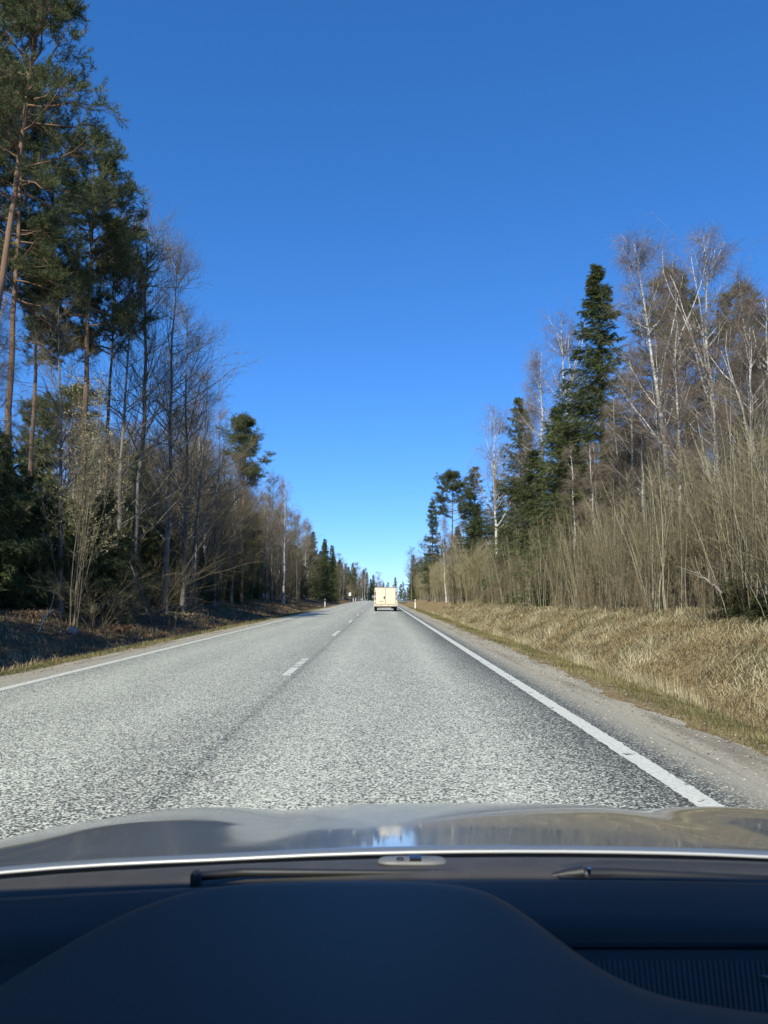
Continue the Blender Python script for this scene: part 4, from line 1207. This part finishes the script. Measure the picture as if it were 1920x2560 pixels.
    obj('roof_gutter', g.mesh('roof_gutter', plain('gutter', (0.10, 0.10, 0.10), 0.5), False), e)
    return tag(e, 'cream-white panel van seen from behind driving ahead in the right lane', 'van')
van(0.40, 62.5)

# ------------------------------------------------------------------ the car the photo is taken from
XC = 0.15        # centre line of the car
car = empty('car', (XC, 0.9, 0))
tag(car, 'grey car whose shiny bonnet, wipers and dark dashboard fill the foreground', 'car')
def cobj(name, me, parent=car):
    o = obj(name, me, parent)
    if parent is car: o.matrix_parent_inverse = car.matrix_world.inverted(); o.location = (0, 0, 0)
    return o
INV = Vector((XC, 0.9, 0))
def cmesh(name, g, mat, parent=car, smooth=True):
    """geometry is given in world coordinates; shift to the car's origin"""
    g.v = [a - np.array(INV, np.float32) for a in g.v]
    return obj(name, g.mesh(name, mat, smooth), parent)

def car_paint():
    m, nt, b = mat_base('car_paint')
    tc = node(nt, 'ShaderNodeTexCoord'); no = node(nt, 'ShaderNodeTexNoise', Scale=900.0, Detail=1.0)
    nt.links.new(tc.outputs['Object'], no.inputs['Vector'])
    r = ramp(nt, [(0.3, (0.15, 0.170, 0.182)), (0.7, (0.21, 0.230, 0.242))])
    nt.links.new(no.outputs['Fac'], r.inputs[0]); nt.links.new(r.outputs[0], b.inputs['Base Color'])
    b.inputs['Metallic'].default_value = 0.35; b.inputs['Roughness'].default_value = 0.38
    b.inputs['Coat Weight'].default_value = 1.0; b.inputs['Coat Roughness'].default_value = 0.02; b.inputs['Coat IOR'].default_value = 1.45
    # fine dust film
    n2 = node(nt, 'ShaderNodeTexNoise', Scale=14.0, Detail=6.0); nt.links.new(tc.outputs['Object'], n2.inputs['Vector'])
    r2 = ramp(nt, [(0.35, (0.03,)*3), (0.75, (0.11,)*3)]); nt.links.new(n2.outputs['Fac'], r2.inputs[0])
    nt.links.new(r2.outputs[0], b.inputs['Coat Roughness'])
    return m
M['car_paint'] = car_paint()
M['trim_black'] = plain('trim_black', (0.055, 0.050, 0.042), 0.6, var=0.15, scale=30)
M['gloss_black'] = plain('gloss_black', (0.012, 0.012, 0.013), 0.18)
M['wiper_black'] = plain('wiper_black', (0.016, 0.016, 0.016), 0.5)
M['dash'] = plain('dash_plastic', (0.028, 0.022, 0.017), 0.62, var=0.06, scale=500, bump=0.05)
M['dash_pad'] = plain('dash_pad', (0.036, 0.028, 0.021), 0.55, var=0.06, scale=500, bump=0.05)

YR, ZR = 0.90, 0.966
def bonnet_z(x, y):
    w = x - XC; d = np.maximum(y - YR, 0)
    dd = np.linspace(0, 1.1, 1101); sl = R(7.8) + R(20) * dd ** 2      # nearly flat at the back, rolling over at the nose
    cum = np.concatenate([[0], np.cumsum(np.tan(0.5 * (sl[1:] + sl[:-1])) * np.diff(dd))])
    prof = np.interp(d, dd, cum)
    z = ZR - prof - 0.070 * w ** 2
    # raised shoulders either side of the middle panel
    aw = np.abs(w + 0.0)
    f = np.clip(d / 0.25, 0.15, 1)
    z += f * (0.010 * np.exp(-((aw - 0.52) / 0.12) ** 2) - 0.006 * np.exp(-((aw - 0.33) / 0.07) ** 2))
    z -= 0.5 * np.maximum(aw - 0.66, 0) ** 2 * (1 + d)
    return z
wv = np.linspace(-0.86, 0.86, 121); dv = np.concatenate([np.linspace(0, 0.02, 4), np.linspace(0.03, 0.92, 70)])
W, D = np.meshgrid(wv, dv)
taper = 1 - 0.10 * np.clip((D - 0.45) / 0.5, 0, 1) ** 2
X = XC + W * taper; Yb = YR + D + 0.0 * W
Z = bonnet_z(X, Yb)
lip = np.clip((0.006 - D) / 0.006, 0, 1); Z = Z - 0.004 * lip ** 2
g = Geo(); i = np.arange(W.size).reshape(W.shape)
g.add(np.stack([X, Yb, Z], -1), np.stack([i[:-1, :-1], i[:-1, 1:], i[1:, 1:], i[1:, :-1]], -1).reshape(-1, 4))
# turned-down rear edge and front nose
def skirt(g, row, offs):
    prev = row
    for o in offs:
        nxt = row + np.array(o)
        n = len(row); v = np.concatenate([prev, nxt]); k = np.arange(n - 1)
        g.add(v, np.stack([k, n + k, n + k + 1, k + 1], -1))
        prev = nxt
top = np.stack([X, Yb, Z], -1)
skirt(g, top[0], [(0, 0.004, -0.010), (0, 0.02, -0.012)])
bonnet = cmesh('bonnet', g, M['car_paint'])
g = Geo(); tubes(g, top[0][::4] + np.array([0, -0.004, 0.0006]), np.full(len(top[0][::4]), 0.0019), 8)  # pale tube paints in the sunlit highlight along the bonnet's rear edge
cmesh('bonnet_edge_highlight', g, plain('edge_highlight', (0.48, 0.48, 0.46), 0.4, metal=0.2, var=0.03))
g = Geo(); skirt(g, top[-1] + np.array([0, 0.004, -0.006]), [(0, 0.05, -0.08), (0, 0.10, -0.22), (0, 0.09, -0.42), (0, 0.02, -0.55)])
cmesh('front_bumper', g, M['car_paint'])
for s in (0, -1):
    g = Geo(); col = top[:, s]; sg = -1 if s == 0 else 1
    skirt(g, col + np.array([sg * 0.004, 0, -0.004]), [(sg * 0.03, 0, -0.02), (sg * 0.05, 0, -0.10), (sg * 0.05, 0, -0.35), (sg * 0.02, 0, -0.60)])
    cmesh('wing', g, M['car_paint'])

# cowl: dark slot, then the grey plastic panel below the windscreen
xs_ = np.linspace(XC - 0.80, XC + 0.80, 41)
def lat(x): return -0.070 * (x - XC) ** 2
def band(pts):
    g = Geo(); V = []
    for yy, zz in pts: V.append(np.stack([xs_, np.full(41, yy), zz + lat(xs_)], -1))
    V = np.stack(V); n, m, _ = V.shape; i = np.arange(n * m).reshape(n, m)
    g.add(V, np.stack([i[:-1, :-1], i[1:, :-1], i[1:, 1:], i[:-1, 1:]], -1).reshape(-1, 4))
    return g
cmesh('bonnet_seal', band([(0.93, 0.935), (0.905, 0.946), (0.889, 0.957), (0.884, 0.9595), (0.880, 0.960)]), M['gloss_black'])
cowl = cmesh('cowl_panel', band([(0.8795, 0.9605), (0.876, 0.963), (0.86, 0.9655), (0.83, 0.9665), (0.812, 0.9655), (0.80, 0.960), (0.79, 0.945)]), M['trim_black'])
# raised moulding over the right half of the cowl
g = Geo()
xm = np.linspace(0.18, 0.80, 24); ed_ = np.clip((xm - 0.18) / 0.05, 0, 1)
V = np.stack([np.stack([xm, np.full(24, 0.845), 0.9672 + lat(xm) - 0.003 * (1 - ed_)], -1), np.stack([xm, np.full(24, 0.842), 0.9692 + 0.002 * ed_ + lat(xm) - 0.004 * (1 - ed_)], -1), np.stack([xm, np.full(24, 0.80), 0.9675 + lat(xm)], -1)])
i = np.arange(72).reshape(3, 24); g.add(V, np.stack([i[:-1, :-1], i[1:, :-1], i[1:, 1:], i[:-1, 1:]], -1).reshape(-1, 4))
cmesh('cowl_moulding', g, M['trim_black'], cowl if False else car)

# service hatch with latch in the middle of the cowl
def ell_pad(c, rx, ry, h, n=28):
    g = Geo(); a = np.linspace(0, 2 * math.pi, n, endpoint=False)
    sq = lambda t: np.sign(np.cos(t)) * np.abs(np.cos(t)) ** 0.55
    sn = lambda t: np.sign(np.sin(t)) * np.abs(np.sin(t)) ** 0.7
    rings = [(1.0, 0.0), (0.97, h * 0.7), (0.9, h), (0.0, h * 1.03)]
    V = [np.stack([c[0] + rx * k_ * sq(a), c[1] + ry * k_ * sn(a), np.full(n, c[2] + z_)], -1) for k_, z_ in rings]
    V = np.concatenate(V); q = [(r_ * n + j, r_ * n + (j + 1) % n, (r_ + 1) * n + (j + 1) % n, (r_ + 1) * n + j) for r_ in range(3) for j in range(n)]
    g.add(V, q); return g
hp = atd(890, 1861, 0.862)
hatch = cmesh('cowl_hatch', ell_pad((hp.x, 0.855, 0.9655), 0.037, 0.011, 0.003), plain('hatch_grey', (0.14, 0.14, 0.135), 0.5, var=0.2, scale=60))
g = Geo(); hx, hy, hz = hp.x + 0.003, 0.852, 0.9684
g.box(hx - 0.006, hx + 0.006, hy - 0.006, hy + 0.006, hz, hz + 0.0035)
lt = obj('latch', None); bpy.data.objects.remove(lt)
def sub(name, g, mat, parent, smooth=False):
    g.v = [a - np.array(INV, np.float32) for a in g.v]
    return obj(name, g.mesh(name, mat, smooth), parent)
sub('latch', g, M['gloss_black'], hatch)
g = Geo(); a_ = np.linspace(0, 2 * math.pi, 17)
tubes(g, np.stack([hx - 0.016 + 0.0033 * np.cos(a_), hy + 0.0045 * np.sin(a_) * 0.8, np.full(17, hz + 0.0006)], -1), np.full(17, 0.0009), 5)
sub('screw_ring', g, M['gloss_black'], hatch)

def wiper(pts, radii, hub, hr, name='wiper_arm'):
    g = Geo()
    P = np.array(pts); t = np.linspace(0, 1, len(P)); tt = np.linspace(0, 1, 24)
    Q = np.stack([np.interp(tt, t, P[:, k_]) for k_ in range(3)], -1)
    tubes(g, Q, np.interp(tt, t, radii), 10, cap=True)
    w = cmesh(name, g, M['wiper_black'])
    g = Geo(); tubes(g, np.array([(hub[0], hub[1], hub[2] - 0.018), (hub[0], hub[1], hub[2] + 0.002), (hub[0], hub[1] - 0.001, hub[2] + 0.005)]), np.array([hr, hr, hr * 0.6]), 16, cap=True)
    sub('pivot_cap', g, M['wiper_black'], w, True)
    return w
A = [atd(x_, y_, Y_) for x_, y_, Y_ in ((425, 1893, 0.80), (520, 1884, 0.815), (700, 1885, 0.82), (850, 1886, 0.825), (935, 1884, 0.83))]
wa = wiper([list(p) for p in A], [0.0045, 0.0042, 0.0036, 0.0032, 0.003], list(atd(425, 1893, 0.80)), 0.0062)
A2 = [atd(x_, y_, Y_) for x_, y_, Y_ in ((938, 1885, 0.83), (1020, 1887, 0.828), (1120, 1890, 0.825), (1200, 1893, 0.82))]
g = Geo(); tubes(g, np.array([list(p) for p in A2]), np.array([0.0035, 0.0033, 0.003, 0.0025]), 8, cap=True)
sub('wiper_blade', g, M['gloss_black'], wa, True)
B = [atd(x_, y_, Y_) for x_, y_, Y_ in ((1270, 1889, 0.81), (1330, 1889, 0.812), (1430, 1893, 0.812), (1560, 1899, 0.812), (1760, 1908, 0.81))]
wb = wiper([list(p) for p in B], [0.006, 0.0058, 0.0055, 0.005, 0.005], list(atd(1268, 1889, 0.81)), 0.0065)
g = Geo(); B2 = [atd(x_, y_, Y_) for x_, y_, Y_ in ((1195, 1893, 0.815), (1225, 1889, 0.813), (1262, 1886, 0.81))]
tubes(g, np.array([list(p) for p in B2]), np.array([0.003, 0.005, 0.007]), 10, cap=True)
sub('arm_head', g, M['wiper_black'], wb, True)
g = Geo(); q_ = atd(1272, 1884, 0.806); tubes(g, np.array([(q_.x, 0.806, q_.z - 0.007), (q_.x + 0.0005, 0.805, q_.z + 0.004)]), np.array([0.0018, 0.0022]), 8, cap=True)
sub('washer_jet', g, plain('chrome', (0.7, 0.7, 0.68), 0.15, metal=1.0), wb, True)

# dashboard
xd = np.linspace(XC - 0.74, XC + 0.74, 61)
def dash_band(pts, mat, name, x=xd, smooth=True):
    g = Geo(); V = []
    for yy, zz in pts: V.append(np.stack([x, yy - 0.06 * ((x - XC) / 0.7) ** 2, zz - 0.02 * (x - XC) ** 2], -1))
    V = np.stack(V); n, m, _ = V.shape; i = np.arange(n * m).reshape(n, m)
    g.add(V, np.stack([i[:-1, :-1], i[1:, :-1], i[1:, 1:], i[:-1, 1:]], -1).reshape(-1, 4))
    return cmesh(name, g, mat, smooth=smooth)
dash = dash_band([(0.800, 0.94), (0.794, 0.962), (0.786, 0.9715), (0.77, 0.9745), (0.74, 0.976), (0.70, 0.975), (0.690, 0.9735), (0.680, 0.971), (0.673, 0.966), (0.670, 0.960), (0.45, 0.956), (0.30, 0.945), (0.28, 0.80)], M['dash'], 'dashboard')

# raised instrument hood with a bevelled edge
def dplan(dx, dy, z):
    k = 1920 / 1659.0; v = 1280 - dy * k
    fw = F * math.cos(PITCH) - v * math.sin(PITCH); up = F * math.sin(PITCH) + v * math.cos(PITCH)
    Y = (z - CAM_H) / (up / fw); return ((dx * k - 952) / fw * Y, Y)
zb = 0.984
outl = [(-300, 2330), (-100, 2200), (60, 2095), (200, 2010), (310, 1957), (420, 1922), (520, 1908), (700, 1903), (880, 1904), (990, 1912), (1060, 1930), (1130, 1975), (1210, 2040), (1310, 2110), (1420, 2155), (1540, 2180), (1700, 2200), (1900, 2215)]
pts = np.array([dplan(a, b, zb) for a, b in outl])
tt = np.linspace(0, 1, len(pts)); t2 = np.linspace(0, 1, 90)
pts = np.stack([np.interp(t2, tt, pts[:, 0]), np.interp(t2, tt, pts[:, 1])], -1)
for _ in range(10):
    pts[1:-1] = 0.25 * pts[:-2] + 0.5 * pts[1:-1] + 0.25 * pts[2:]
ctr = np.array([0.0, 0.42])
tan_p = norm(np.gradient(pts, axis=0)); nrm = np.stack([-tan_p[:, 1], tan_p[:, 0]], -1)
if ((pts - ctr) * nrm).sum() < 0: nrm = -nrm
g = Geo(); V = []
prof_ = [(0.016, -0.030), (0.010, -0.008), (0.004, -0.001), (-0.004, 0.0018), (-0.014, 0.0032), (-0.024, 0.0038), (-0.030, 0.004)]
for off, dz in prof_:
    p = pts + nrm * off; V.append(np.stack([p[:, 0], p[:, 1], np.full(90, zb + dz)], -1))
inner = pts - nrm * 0.030
for s_ in (0.85, 0.6, 0.3, 0.05):
    p = ctr + (inner - ctr) * s_; V.append(np.stack([p[:, 0], p[:, 1], np.full(90, zb + 0.004 + 0.006 * (1 - s_))], -1))
V = np.stack(V); n, m, _ = V.shape; i = np.arange(n * m).reshape(n, m)
g.add(V, np.stack([i[:-1, :-1], i[1:, :-1], i[1:, 1:], i[:-1, 1:]], -1).reshape(-1, 4))
cmesh('instrument_hood', g, M['dash_pad'])

# ribbed speaker grille set into the right of the dashboard
g = Geo()
for k_ in np.arange(0.10, 0.95, 0.0066):      # ribs fan out slightly towards the windscreen
    xa, xb = 0.10 * 0.2 + k_ * 0.42, 0.10 * 0.2 + k_ * 0.645
    w_ = 0.0020
    g.add([(xa, 0.42, 0.954), (xa + w_, 0.42, 0.954), (xb + w_, 0.645, 0.954), (xb, 0.645, 0.954), (xa, 0.42, 0.960), (xa + w_, 0.42, 0.960), (xb + w_, 0.645, 0.960), (xb, 0.645, 0.960)],
          [(4, 5, 6, 7), (0, 1, 5, 4), (1, 2, 6, 5), (2, 3, 7, 6), (3, 0, 4, 7)])
gr = cmesh('speaker_grille', g, M['dash'], smooth=False); gr['kind'] = 'stuff'
g = Geo(); g.box(0.13, 0.40, 0.662, 0.667, 0.960, 0.9625)
cmesh('trim_strip', g, M['gloss_black'], smooth=False)
p = atd(1655, 2012, 0.61); p.x += 0.016
g = Geo(); g.add([(p.x - 0.02, 0.615, 0.962), (p.x + 0.06, 0.60, 0.962), (p.x + 0.06, 0.56, 0.962), (p.x - 0.02, 0.615, 0.954), (p.x + 0.06, 0.60, 0.954), (p.x + 0.06, 0.56, 0.954)], [(0, 3, 4, 1), (1, 4, 5, 2), (2, 5, 3, 0)], [(0, 1, 2), (3, 5, 4)])
cmesh('corner_trim', g, plain('trim_grey', (0.16, 0.165, 0.17), 0.4), smooth=False)

# roof, pillars, doors and tail: they shade the dashboard
g = Geo(); g.box(XC - 0.76, XC + 0.76, -1.7, 0.20, 1.47, 1.50)
bevel(cmesh('roof', g, M['car_paint'], smooth=False), 0.012)
g = Geo(); g.box(XC - 0.75, XC + 0.75, -1.69, 0.19, 1.455, 1.467)
cmesh('headliner', g, plain('headliner', (0.35, 0.34, 0.33), 0.9), smooth=False)
for s in (-1, 1):
    g = Geo(); tubes(g, np.array([(XC + s * 0.80, 0.86, 0.93), (XC + s * 0.77, 0.5, 1.24), (XC + s * 0.74, 0.20, 1.46)]), np.array([0.04, 0.04, 0.035]), 10, cap=True)
    cmesh('front_pillar', g, M['trim_black'])
    g = Geo(); x0, x1 = sorted((XC + s * 0.78, XC + s * 0.84)); g.box(x0, x1, -1.7, 0.80, 0.25, 0.92)
    bevel(cmesh('front_door', g, M['car_paint'], smooth=False), 0.01)
    g = Geo(); tubes(g, np.array([(XC + s * 0.80, -0.35, 0.9), (XC + s * 0.74, -0.40, 1.46)]), np.array([0.05, 0.045]), 10, cap=True)
    cmesh('centre_pillar', g, M['trim_black'])
g = Geo(); g.box(XC - 0.78, XC + 0.78, -1.78, -1.70, 0.25, 1.05)
cmesh('tailgate', g, M['car_paint'], smooth=False)
g = Geo(); g.box(XC - 0.78, XC + 0.78, -1.7, 0.85, 0.22, 0.245)
cmesh('floor_pan', g, M['trim_black'], smooth=False)
